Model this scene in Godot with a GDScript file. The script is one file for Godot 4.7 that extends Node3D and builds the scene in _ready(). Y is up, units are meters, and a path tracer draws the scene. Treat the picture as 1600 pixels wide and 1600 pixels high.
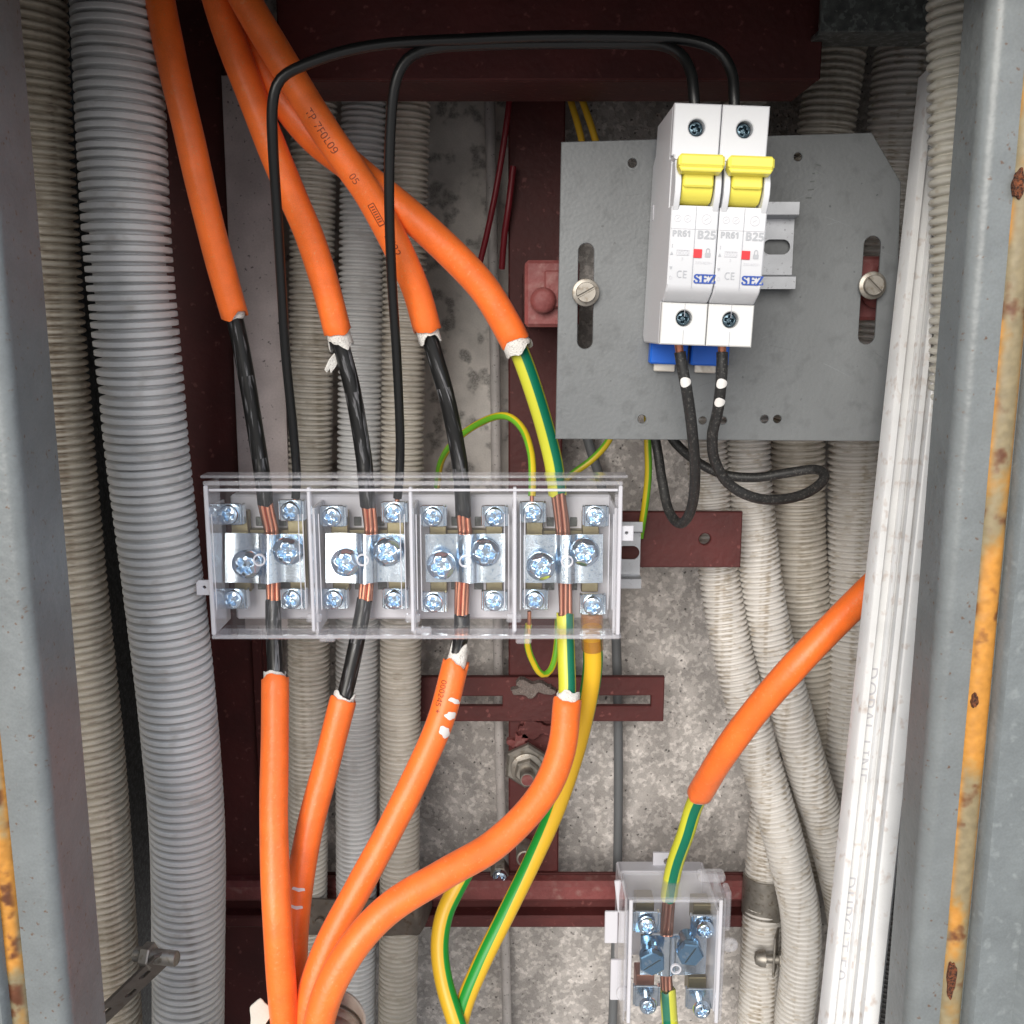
extends Node3D
# An open electrical cabinet: terminal block, circuit breakers, orange cables and corrugated conduits. Units are metres, y is up, the back wall faces +z.

var M = {}
var rng = RandomNumberGenerator.new()
var screw_large
var screw_small
var screw_dark


# ---------------------------------------------------------------- mesh building
class MB:
	var v = PackedVector3Array()
	var n = PackedVector3Array()
	var uv = PackedVector2Array()
	var ix = PackedInt32Array()

	func tri(a, b, c):  # counter-clockwise seen from outside, flat
		var nn = (b - a).cross(c - a).normalized()
		var k = v.size()
		for p in [a, b, c]:
			v.append(p); n.append(nn); uv.append(Vector2(p.x, p.y))
		ix.append_array([k, k + 2, k + 1])

	func quad(a, b, c, d):
		var nn = (b - a).cross(c - a)
		if nn.length_squared() < 1e-20:
			nn = (c - a).cross(d - a)
		nn = nn.normalized()
		var k = v.size()
		for p in [a, b, c, d]:
			v.append(p); n.append(nn); uv.append(Vector2(p.x, p.y))
		ix.append_array([k, k + 2, k + 1, k, k + 3, k + 2])

	func quad_n(a, b, c, d, na, nb, nc, nd):
		var k = v.size()
		v.append_array([a, b, c, d]); n.append_array([na, nb, nc, nd])
		for p in [a, b, c, d]:
			uv.append(Vector2(p.x, p.y))
		ix.append_array([k, k + 2, k + 1, k, k + 3, k + 2])

	func add(other, xf):
		var k = v.size()
		for p in other.v: v.append(xf * p)
		for q in other.n: n.append((xf.basis * q).normalized())
		uv.append_array(other.uv)
		for j in other.ix: ix.append(j + k)

	func mesh():
		var a = []
		a.resize(Mesh.ARRAY_MAX)
		a[Mesh.ARRAY_VERTEX] = v
		a[Mesh.ARRAY_NORMAL] = n
		a[Mesh.ARRAY_TEX_UV] = uv
		a[Mesh.ARRAY_INDEX] = ix
		var m = ArrayMesh.new()
		m.add_surface_from_arrays(Mesh.PRIMITIVE_TRIANGLES, a)
		return m


func mb_box(s, c = 0.0004, at = Vector3.ZERO):
	# a box with chamfered edges, s = full size
	var b = MB.new()
	var h = s * 0.5
	c = min(c, min(h.x, min(h.y, h.z)) * 0.45)
	var q = h - Vector3(c, c, c)
	for ax in 3:
		var u = (ax + 1) % 3
		var w = (ax + 2) % 3
		for sg in [-1.0, 1.0]:
			var pts = []
			for k in [[-1, -1], [1, -1], [1, 1], [-1, 1]]:
				var p = Vector3.ZERO
				p[ax] = sg * h[ax]; p[u] = k[0] * q[u]; p[w] = k[1] * q[w]
				pts.append(p + at)
			if sg > 0: b.quad(pts[0], pts[1], pts[2], pts[3])
			else: b.quad(pts[3], pts[2], pts[1], pts[0])
	for ax in 3:
		var u = (ax + 1) % 3
		var w = (ax + 2) % 3
		for su in [-1.0, 1.0]:
			for sw in [-1.0, 1.0]:
				var p0 = Vector3.ZERO; var p1 = Vector3.ZERO; var p2 = Vector3.ZERO; var p3 = Vector3.ZERO
				p0[ax] = -q[ax]; p0[u] = su * h[u]; p0[w] = sw * q[w]
				p1[ax] = q[ax]; p1[u] = su * h[u]; p1[w] = sw * q[w]
				p2[ax] = q[ax]; p2[u] = su * q[u]; p2[w] = sw * h[w]
				p3[ax] = -q[ax]; p3[u] = su * q[u]; p3[w] = sw * h[w]
				if su * sw < 0: b.quad(p0 + at, p1 + at, p2 + at, p3 + at)
				else: b.quad(p3 + at, p2 + at, p1 + at, p0 + at)
	for sx in [-1.0, 1.0]:
		for sy in [-1.0, 1.0]:
			for sz in [-1.0, 1.0]:
				var a0 = Vector3(sx * h.x, sy * q.y, sz * q.z) + at
				var a1 = Vector3(sx * q.x, sy * h.y, sz * q.z) + at
				var a2 = Vector3(sx * q.x, sy * q.y, sz * h.z) + at
				if sx * sy * sz > 0: b.tri(a0, a1, a2)
				else: b.tri(a2, a1, a0)
	return b


func ring_pts(c, r, k = 20, flip = false):
	var p = PackedVector2Array()
	for i in k:
		var a = TAU * i / k * (-1.0 if flip else 1.0)
		p.append(c + Vector2(cos(a), sin(a)) * r)
	return p


func slot_pts(c, w, h, k = 8):
	# a rounded slot, w wide and h high
	var p = PackedVector2Array()
	var r = min(w, h) * 0.5
	var d = Vector2(max(0.0, w * 0.5 - r), max(0.0, h * 0.5 - r))
	for qd in 4:
		var cc = c + Vector2(d.x * (1 if qd == 0 or qd == 3 else -1), d.y * (1 if qd < 2 else -1))
		for i in k + 1:
			var a = qd * PI * 0.5 + PI * 0.5 * i / k
			p.append(cc + Vector2(cos(a), sin(a)) * r)
	var out = PackedVector2Array()
	for q in p:
		if out.is_empty() or out[-1].distance_to(q) > 1e-6: out.append(q)
	if out[0].distance_to(out[-1]) < 1e-6: out.remove_at(out.size() - 1)
	return out


func ccw(p):
	var a = 0.0
	for i in p.size():
		a += p[i].cross(p[(i + 1) % p.size()])
	if a < 0:
		p.reverse()
	return p


func inset_pts(p, b):
	var r = PackedVector2Array()
	var k = p.size()
	for i in k:
		var e0 = (p[i] - p[(i + k - 1) % k]).normalized()
		var e1 = (p[(i + 1) % k] - p[i]).normalized()
		var n0 = Vector2(-e0.y, e0.x)
		var n1 = Vector2(-e1.y, e1.x)
		var m = (n0 + n1).normalized()
		r.append(p[i] + m * b / max(0.35, m.dot(n0)))
	return r


func mb_extrude(outer, holes, z0, z1, bev = 0.0):
	# outer polygon in x and y pushed from z0 to z1, with holes; bev chamfers the rims
	var b = MB.new()
	outer = ccw(PackedVector2Array(outer))
	var loops = [outer]
	var hs = []
	for h in holes:
		var hh = ccw(PackedVector2Array(h))
		hh.reverse()
		loops.append(hh); hs.append(hh)
	var ins = []
	for l in loops: ins.append(inset_pts(l, bev) if bev > 0 else l)
	var cap = PackedVector2Array()
	for q in ins[0]: cap.append(q * 1000.0)
	var t = PackedInt32Array()
	if holes.is_empty():
		t = Geometry2D.triangulate_polygon(cap)
	else:
		# all rim points joined by Delaunay triangles; those inside a hole are left out
		cap = PackedVector2Array()
		var hole_mm = []
		for li in ins.size():
			var lp = PackedVector2Array()
			for i in ins[li].size():
				var p0 = ins[li][i] * 1000.0
				var p1 = ins[li][(i + 1) % ins[li].size()] * 1000.0
				lp.append(p0)
				var m = max(1, int(p0.distance_to(p1) / 1.2)) if li > 0 else 1
				for j in m: cap.append(p0.lerp(p1, float(j) / m))
			if li > 0: hole_mm.append(lp)
		var dl = Geometry2D.triangulate_delaunay(cap)
		for i in range(0, dl.size(), 3):
			var mid = (cap[dl[i]] + cap[dl[i + 1]] + cap[dl[i + 2]]) / 3.0
			var inside = false
			for lp in hole_mm:
				if Geometry2D.is_point_in_polygon(mid, lp): inside = true
			if not inside: t.append_array([dl[i], dl[i + 1], dl[i + 2]])
	for i in range(0, t.size(), 3):
		var p = cap[t[i]] * 0.001; var q = cap[t[i + 1]] * 0.001; var r = cap[t[i + 2]] * 0.001
		if (q - p).cross(r - p) < 0:
			var s = q; q = r; r = s
		b.tri(Vector3(p.x, p.y, z1), Vector3(q.x, q.y, z1), Vector3(r.x, r.y, z1))
		b.tri(Vector3(r.x, r.y, z0), Vector3(q.x, q.y, z0), Vector3(p.x, p.y, z0))
	for li in loops.size():
		var l = loops[li]
		var k = l.size()
		var en = []
		for i in k:
			var e = (l[(i + 1) % k] - l[i]).normalized()
			en.append(Vector3(e.y, -e.x, 0))
		for i in k:
			var j = (i + 1) % k
			var na = en[i]; var nb = en[i]
			if en[(i + k - 1) % k].dot(en[i]) > 0.75: na = (en[i] + en[(i + k - 1) % k]).normalized()
			if en[j].dot(en[i]) > 0.75: nb = (en[i] + en[j]).normalized()
			var p = l[i]; var q = l[j]
			b.quad_n(Vector3(p.x, p.y, z0 + bev), Vector3(q.x, q.y, z0 + bev), Vector3(q.x, q.y, z1 - bev), Vector3(p.x, p.y, z1 - bev), na, nb, nb, na)
			if bev > 0:
				var pi = ins[li][i]; var qi = ins[li][j]
				b.quad(Vector3(p.x, p.y, z1 - bev), Vector3(q.x, q.y, z1 - bev), Vector3(qi.x, qi.y, z1), Vector3(pi.x, pi.y, z1))
				b.quad(Vector3(pi.x, pi.y, z0), Vector3(qi.x, qi.y, z0), Vector3(q.x, q.y, z0 + bev), Vector3(p.x, p.y, z0 + bev))
	return b


func mb_lathe(prof, sides = 28):
	# profile of (radius, height) along +z, smooth where the bend is gentle
	var b = MB.new()
	var k = prof.size()
	var en = []
	for i in k - 1:
		var e = prof[i + 1] - prof[i]
		en.append(Vector2(e.y, -e.x).normalized())
	for i in k - 1:
		var na = en[i]; var nb = en[i]
		if i > 0 and en[i - 1].dot(en[i]) > 0.7: na = (en[i] + en[i - 1]).normalized()
		if i < k - 2 and en[i + 1].dot(en[i]) > 0.7: nb = (en[i] + en[i + 1]).normalized()
		for s in sides:
			var a0 = TAU * s / sides
			var a1 = TAU * (s + 1) / sides
			var d0 = Vector3(cos(a0), sin(a0), 0); var d1 = Vector3(cos(a1), sin(a1), 0)
			var p = prof[i]; var q = prof[i + 1]
			var Z = Vector3(0, 0, 1)
			b.quad_n(d0 * p.x + Z * p.y, d1 * p.x + Z * p.y, d1 * q.x + Z * q.y, d0 * q.x + Z * q.y, d0 * na.x + Z * na.y, d1 * na.x + Z * na.y, d1 * nb.x + Z * nb.y, d0 * nb.x + Z * nb.y)
	return b


func smooth_normals(b):
	b.n.resize(b.v.size())
	for i in b.v.size(): b.n[i] = Vector3.ZERO
	for i in range(0, b.ix.size(), 3):
		var p = b.ix[i]; var q = b.ix[i + 1]; var r = b.ix[i + 2]
		var nn = (b.v[r] - b.v[p]).cross(b.v[q] - b.v[p])
		b.n[p] += nn; b.n[q] += nn; b.n[r] += nn
	for i in b.v.size(): b.n[i] = b.n[i].normalized()


func mb_screw_head(R, H, hexed, seed):
	# a pan or domed hexagon head with a cross recess, as a polar height field
	var b = MB.new()
	var nr = 18
	var ns = 64
	for i in nr + 1:
		var f = float(i) / nr
		for s in ns:
			var a = TAU * s / ns
			var rr = R * f
			var p = Vector2(cos(a), sin(a)) * rr
			var z = 0.45 * H + 0.55 * H * sqrt(max(0.0, 1.0 - 0.85 * f * f))
			if hexed:
				for k in 6:
					var dd = p.dot(Vector2(cos(k * PI / 3 + 0.3), sin(k * PI / 3 + 0.3)))
					z = min(z, H * 1.0 - (dd - 0.58 * R) * 1.25)
			var w = R * 0.175
			var L = R * 0.74
			var ca = 1.0 - smoothstep(w * 0.75, w * 1.35, abs(p.x))
			var cb = 1.0 - smoothstep(w * 0.75, w * 1.35, abs(p.y))
			var la = 1.0 - smoothstep(L * 0.35, L, abs(p.y))
			var lb = 1.0 - smoothstep(L * 0.35, L, abs(p.x))
			var core = 1.0 - smoothstep(R * 0.2, R * 0.36, rr)
			var dep = max(max(ca * la, cb * lb), core)
			z -= dep * H * 0.85
			if i == nr: z = min(z, 0.42 * H)
			b.v.append(Vector3(p.x, p.y, z)); b.uv.append(Vector2(f, a))
	for s in ns:
		var a = TAU * s / ns
		b.v.append(Vector3(cos(a) * R, sin(a) * R, 0.0)); b.uv.append(Vector2(1, a))
	for i in nr + 1:
		for s in ns:
			var a = i * ns + s
			var c = i * ns + (s + 1) % ns
			var d = (i + 1) * ns + s
			var e = (i + 1) * ns + (s + 1) % ns
			b.ix.append_array([a, e, d, a, c, e])
	smooth_normals(b)
	return b


func spline(pts, step):
	# points turned into a smooth curve, sampled about every step metres
	var c = Curve3D.new()
	var k = pts.size()
	for i in k:
		var t = Vector3.ZERO
		var li = 0.0
		var lo = 0.0
		if i > 0: li = pts[i].distance_to(pts[i - 1])
		if i < k - 1: lo = pts[i].distance_to(pts[i + 1])
		var prev = pts[i - 1] if i > 0 else pts[i]
		var next = pts[i + 1] if i < k - 1 else pts[i]
		t = (next - prev).normalized()
		c.add_point(pts[i], -t * li * 0.34, t * lo * 0.34)
	c.bake_interval = step * 0.5
	var total = c.get_baked_length()
	var m = max(2, int(round(total / step)))
	var out = PackedVector3Array()
	for i in m + 1:
		out.append(c.sample_baked(total * i / m, true))
	return out


func frames_of(path):
	# a frame at each point: the first axis starts towards +z and is carried along without twisting
	var fr = []
	var k = path.size()
	var x = Vector3(0, 0, 1)
	for i in k:
		var t = (path[min(i + 1, k - 1)] - path[max(i - 1, 0)]).normalized()
		x = (x - t * x.dot(t)).normalized()
		fr.append(Basis(x, t.cross(x), t))
	return fr


func mb_tube(path, r, sides = 24, u0 = 0.0, opt = {}):
	var b = MB.new()
	var fr = frames_of(path)
	var k = path.size()
	var acc = 0.0
	var jag0 = opt.get("jag_start", 0.0)
	var jag1 = opt.get("jag_end", 0.0)
	var wall = opt.get("wall", 0.0)
	var r1 = opt.get("r_end", r)
	var wob = opt.get("wobble", 0.0)
	var ph = opt.get("phase", 0.0)
	var twist = opt.get("twist", 0.0)
	var rows = []
	for i in k:
		if i > 0: acc += path[i].distance_to(path[i - 1])
		rows.append([path[i], fr[i], lerp(float(r), float(r1), float(i) / (k - 1)), acc, jag0 if i == 0 else (jag1 if i == k - 1 else 0.0)])
	if wall > 0:  # turn the rim inwards so that the cut end shows its thickness
		if jag1 > 0 or opt.get("open_end", false):
			rows.append([path[k - 1], fr[k - 1], r1 - wall, acc + 0.001, jag1])
			rows.append([path[k - 1] - fr[k - 1].z * 0.006, fr[k - 1], r1 - wall, acc + 0.004, 0.0])
		if jag0 > 0 or opt.get("open_start", false):
			rows.push_front([path[0], fr[0], r - wall, -0.001, jag0])
			rows.push_front([path[0] + fr[0].z * 0.006, fr[0], r - wall, -0.004, 0.0])
	for row in rows:
		var f = row[1]
		for s in sides + 1:
			var a = TAU * s / sides
			var d = f.x * cos(a) + f.y * sin(a)
			var j = row[4] * (sin(a * 2 + ph) * 0.7 + sin(a * 3 + ph * 2.3) * 0.5 + sin(a * 6 + ph * 3.1) * 0.28 + sin(a * 13 + ph) * 0.10)
			var rr = row[2] + wob * (sin(row[3] * 60 + ph + a) + sin(row[3] * 143 + 2 * a) * 0.6)
			b.v.append(row[0] + d * rr + f.z * j)
			b.n.append(d)
			b.uv.append(Vector2(float(s) / sides + u0 + twist * row[3], row[3] * 25.0))
	var R = rows.size()
	for i in R - 1:
		for s in sides:
			var a = i * (sides + 1) + s
			var c = a + 1
			var d = a + sides + 1
			var e = d + 1
			b.ix.append_array([a, d, c, c, d, e])
	if wall > 0:
		smooth_normals(b)
		close_seam(b, R, sides)
	if wall == 0.0:
		for end in 2:
			var o = 0 if end == 0 else k - 1
			var kk = b.v.size()
			var nn = -fr[0].z if end == 0 else fr[k - 1].z
			b.v.append(path[o]); b.n.append(nn); b.uv.append(Vector2(0, 0))
			for s in sides + 1:
				b.v.append(b.v[o * (sides + 1) + s]); b.n.append(nn); b.uv.append(Vector2(0, 0))
			for s in sides:
				if end == 0: b.ix.append_array([kk, kk + 1 + s, kk + 2 + s])
				else: b.ix.append_array([kk, kk + 2 + s, kk + 1 + s])
	return b


func close_seam(b, rows, sides):
	for i in rows:
		var a = i * (sides + 1)
		var m = (b.n[a] + b.n[a + sides]).normalized()
		b.n[a] = m; b.n[a + sides] = m


func mb_ribbed(path, r, depth, pitch, flat, sides = 36, opt = {}):
	# a corrugated conduit: ribs every pitch metres along the path; flat is the share of the pitch that the crown of a rib takes
	var b = MB.new()
	var fr = frames_of(path)
	var k = path.size()
	var cum = [0.0]
	for i in range(1, k): cum.append(cum[-1] + path[i].distance_to(path[i - 1]))
	var total = cum[-1]
	var sd = opt.get("seed", 1)
	var rg = RandomNumberGenerator.new()
	rg.seed = sd
	var dents = []
	for q in opt.get("dents", 5):
		dents.append([rg.randf() * total, rg.randf_range(-1.2, 1.2), rg.randf_range(0.3, 0.8) * depth])
	var prof = []
	if flat > 0.5:  # broad flat ribs with narrow grooves
		var e = (1.0 - flat) * 0.5
		prof = [[0.0, -depth], [e * 0.75, -depth * 0.96], [e, -depth * 0.30], [e + 0.05, -depth * 0.06], [e + 0.12, 0.0], [1.0 - e - 0.12, 0.0], [1.0 - e - 0.05, -depth * 0.06], [1.0 - e, -depth * 0.30], [1.0 - e * 0.75, -depth * 0.96]]
	else:  # round ribs
		prof = [[0.0, -depth], [0.09, -depth * 0.95], [0.18, -depth * 0.45], [0.30, -depth * 0.11], [0.5, 0.0], [0.70, -depth * 0.11], [0.82, -depth * 0.45], [0.91, -depth * 0.95]]
	var rings = int(total / pitch)
	var seg = 0
	for q in rings:
		var dr = rg.randf_range(-0.003, 0.003) * r
		var tilt = rg.randf_range(-0.025, 0.025) * pitch
		var ph = rg.randf() * TAU
		for pp in prof:
			var s = (q + pp[0]) * pitch + pitch * (0.14 * sin(q * 0.37 + sd) + 0.04 * sin(q * 1.9 + sd * 2.0))
			s = clampf(s, 0.0, total)
			while seg < k - 2 and cum[seg + 1] < s: seg += 1
			var f = clampf((s - cum[seg]) / max(1e-6, cum[seg + 1] - cum[seg]), 0, 1)
			var c = path[seg].lerp(path[seg + 1], f)
			var bx = Basis(fr[seg].x.lerp(fr[seg + 1].x, f).normalized(), fr[seg].y.lerp(fr[seg + 1].y, f).normalized(), fr[seg].z.lerp(fr[seg + 1].z, f).normalized())
			for a_i in sides + 1:
				var a = TAU * a_i / sides
				var rr = r + pp[1] + dr
				for d in dents:
					var ds = (s - d[0]) / (pitch * 0.7)
					if abs(ds) < 2.0:
						var da = wrapf(a - d[1], -PI, PI) / 0.35
						rr -= d[2] * exp(-ds * ds - da * da)
				var dir = bx.x * cos(a) + bx.y * sin(a)
				b.v.append(c + dir * rr + bx.z * tilt * cos(a - ph))
				b.uv.append(Vector2(float(a_i) / sides, s * 25.0))
	var R = rings * prof.size()
	for i in R - 1:
		for s in sides:
			var a = i * (sides + 1) + s
			var c = a + 1
			var d = a + sides + 1
			var e = d + 1
			b.ix.append_array([a, d, c, c, d, e])
	smooth_normals(b)
	close_seam(b, R, sides)
	return b


func mb_sheet(path2d, y0, y1, th):
	# a strip bent in x and z (a list of Vector2(x, z)), standing from y0 to y1
	var k = path2d.size()
	var nn = []
	for i in k:
		var t = (path2d[min(i + 1, k - 1)] - path2d[max(i - 1, 0)]).normalized()
		nn.append(Vector2(-t.y, t.x))
	var b = MB.new()
	for i in k - 1:
		var p = path2d[i]; var q = path2d[i + 1]
		for sd in [0.0, -1.0]:
			var o = th * sd
			var a = Vector3(p.x + nn[i].x * o, y0, p.y + nn[i].y * o); var c = Vector3(q.x + nn[i + 1].x * o, y0, q.y + nn[i + 1].y * o)
			var d = Vector3(c.x, y1, c.z); var e = Vector3(a.x, y1, a.z)
			var n0 = Vector3(nn[i].x, 0, nn[i].y); var n1 = Vector3(nn[i + 1].x, 0, nn[i + 1].y)
			if sd == 0.0: b.quad_n(a, c, d, e, n0, n1, n1, n0)
			else: b.quad_n(c, a, e, d, -n1, -n0, -n0, -n1)
		var f0 = Vector3(p.x, y1, p.y); var f1 = Vector3(q.x, y1, q.y)
		var g0 = Vector3(p.x - nn[i].x * th, y1, p.y - nn[i].y * th); var g1 = Vector3(q.x - nn[i + 1].x * th, y1, q.y - nn[i + 1].y * th)
		b.quad(f0, f1, g1, g0)
		var dn = Vector3(0, y0 - y1, 0)
		b.quad(g0 + dn, g1 + dn, f1 + dn, f0 + dn)
	for e in [0, k - 1]:
		var p = path2d[e]; var q = p - nn[e] * th
		if e == 0: b.quad(Vector3(q.x, y0, q.y), Vector3(p.x, y0, p.y), Vector3(p.x, y1, p.y), Vector3(q.x, y1, q.y))
		else: b.quad(Vector3(p.x, y0, p.y), Vector3(q.x, y0, q.y), Vector3(q.x, y1, q.y), Vector3(p.x, y1, p.y))
	return b


# ---------------------------------------------------------------- nodes
func numbered(parent, called):
	# the plain name, or the next three-digit number for a repeat
	if not parent.has_node(NodePath(called)): return called
	var k = 1
	while parent.has_node(NodePath("%s_%03d" % [called, k])): k += 1
	return "%s_%03d" % [called, k]


func mi(parent, called, b, mat, at = Vector3.ZERO, rot = Vector3.ZERO):
	var o = MeshInstance3D.new()
	o.name = numbered(parent, called)
	o.mesh = b.mesh() if b is MB else b
	o.material_override = mat
	parent.add_child(o, true)
	o.position = at
	o.rotation = rot
	return o


func world(parent, called, b, mat):
	# the mesh is given in world coordinates
	var o = mi(parent, called, b, mat)
	o.global_transform = Transform3D.IDENTITY
	return o


func set_at(o, p, rot = Vector3.ZERO):
	o.global_transform = Transform3D(Basis.from_euler(rot), p)
	return o


func thing(called, label, category, at = Vector3.ZERO, group = "", kind = ""):
	var o = Node3D.new()
	o.name = numbered(self, called)
	add_child(o, true)
	o.position = at
	o.set_meta("label", label)
	if category != "": o.set_meta("category", category)
	if group != "": o.set_meta("group", group)
	if kind != "": o.set_meta("kind", kind)
	return o


# ---------------------------------------------------------------- textures and materials
func noise_bytes(w, h, freq, seed, type = FastNoiseLite.TYPE_SIMPLEX_SMOOTH, oct = 3, ret = -1, warp = 0.0):
	var f = FastNoiseLite.new()
	f.seed = seed
	f.noise_type = type
	f.frequency = freq
	f.fractal_octaves = oct
	if oct <= 1: f.fractal_type = FastNoiseLite.FRACTAL_NONE
	if ret >= 0: f.cellular_return_type = ret
	if warp > 0:
		f.domain_warp_enabled = true
		f.domain_warp_amplitude = warp
		f.domain_warp_frequency = freq * 1.7
	var im = f.get_seamless_image(w, h, false, false, 0.12) if w == h else f.get_image(w, h)
	im.convert(Image.FORMAT_L8)
	return im.get_data()


func tex_from(w, h, data):
	return ImageTexture.create_from_image(Image.create_from_data(w, h, false, Image.FORMAT_RGB8, data))


func sm(a, b, x):
	return smoothstep(a, b, x)


func tex_paint(base, low, grain, spot, thr, seed, freqs = [0.008, 0.25, 0.03], edge = 14.0):
	# paint or plastic: blotches of +-low, grain of +-grain and spots of another colour where a noise passes thr
	var N = 512
	var a = noise_bytes(N, N, freqs[0], seed, FastNoiseLite.TYPE_SIMPLEX_SMOOTH, 4)
	var g = noise_bytes(N, N, freqs[1], seed + 1, FastNoiseLite.TYPE_SIMPLEX, 2)
	var s = noise_bytes(N, N, freqs[2], seed + 2, FastNoiseLite.TYPE_SIMPLEX, 5)
	var out = PackedByteArray()
	out.resize(N * N * 3)
	var br = base.r * 255.0; var bg = base.g * 255.0; var bb = base.b * 255.0
	var sr = spot.r * 255.0; var sg = spot.g * 255.0; var sb = spot.b * 255.0
	for i in N * N:
		var k = 1.0 + (a[i] / 127.5 - 1.0) * low + (g[i] / 127.5 - 1.0) * grain
		var t = clampf((s[i] / 255.0 - thr) * edge, 0.0, 1.0)
		out[i * 3] = int(clampf(lerp(br * k, sr, t), 0, 255))
		out[i * 3 + 1] = int(clampf(lerp(bg * k, sg, t), 0, 255))
		out[i * 3 + 2] = int(clampf(lerp(bb * k, sb, t), 0, 255))
	return tex_from(N, N, out)


func tex_height(freq, seed, oct = 4):
	var im = Image.create_from_data(512, 512, false, Image.FORMAT_L8, noise_bytes(512, 512, freq, seed, FastNoiseLite.TYPE_SIMPLEX, oct))
	return ImageTexture.create_from_image(im)


func tri_mat(called, tex, size, rough, metal = 0.0, bump = null, bump_cm = 0.0):
	var m = StandardMaterial3D.new()
	m.resource_name = called
	m.albedo_texture = tex
	m.uv1_triplanar = true
	m.uv1_world_triplanar = true
	m.uv1_triplanar_sharpness = 4.0
	m.uv1_scale = Vector3.ONE / size
	m.roughness = rough
	m.metallic = metal
	if bump:
		m.heightmap_enabled = true
		m.heightmap_texture = bump
		m.heightmap_scale = bump_cm
	return m


func plain(called, c, rough, metal = 0.0, spec = 0.5):
	var m = StandardMaterial3D.new()
	m.resource_name = called
	m.albedo_color = c
	m.roughness = rough
	m.metallic = metal
	m.metallic_specular = spec
	return m


func clear(called, c, alpha, rough = 0.05):
	var m = plain(called, Color(c.r, c.g, c.b, alpha), rough)
	m.transparency = BaseMaterial3D.TRANSPARENCY_ALPHA
	return m


func tex_stripes(yellow, green, share):
	# insulation striped along its length: u runs round the wire
	var W = 128
	var out = PackedByteArray()
	out.resize(W * 8 * 3)
	for y in 8:
		for x in W:
			var u = fposmod(float(x) / W * 2.0, 1.0)
			var t = sm(0.5 - share * 0.5 - 0.012, 0.5 - share * 0.5 + 0.012, u) * (1.0 - sm(0.5 + share * 0.5 - 0.012, 0.5 + share * 0.5 + 0.012, u))
			var c = yellow.lerp(green, t)
			var i = (y * W + x) * 3
			out[i] = c.r8; out[i + 1] = c.g8; out[i + 2] = c.b8
	return tex_from(W, 8, out)


func tex_talc():
	# black insulation with long streaks of pale talc
	var W = 256
	var f = FastNoiseLite.new()
	f.seed = 5
	f.frequency = 0.03
	f.fractal_octaves = 4
	var out = PackedByteArray()
	out.resize(W * W * 3)
	for y in W:
		for x in W:
			var a = f.get_noise_3d(cos(TAU * x / W) * 62 + y * 0.25, sin(TAU * x / W) * 62, y * 0.09)
			var fine = f.get_noise_3d(cos(TAU * x / W) * 700, sin(TAU * x / W) * 700, y * 0.6)
			var t = clampf(sm(0.08, 0.36, a) * (0.7 + 0.9 * fine), 0, 1)
			var v = lerp(26.0, 128.0, t)
			var i = (y * W + x) * 3
			out[i] = int(v); out[i + 1] = int(v); out[i + 2] = int(v * 1.03)
	return tex_from(W, W, out)


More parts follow.
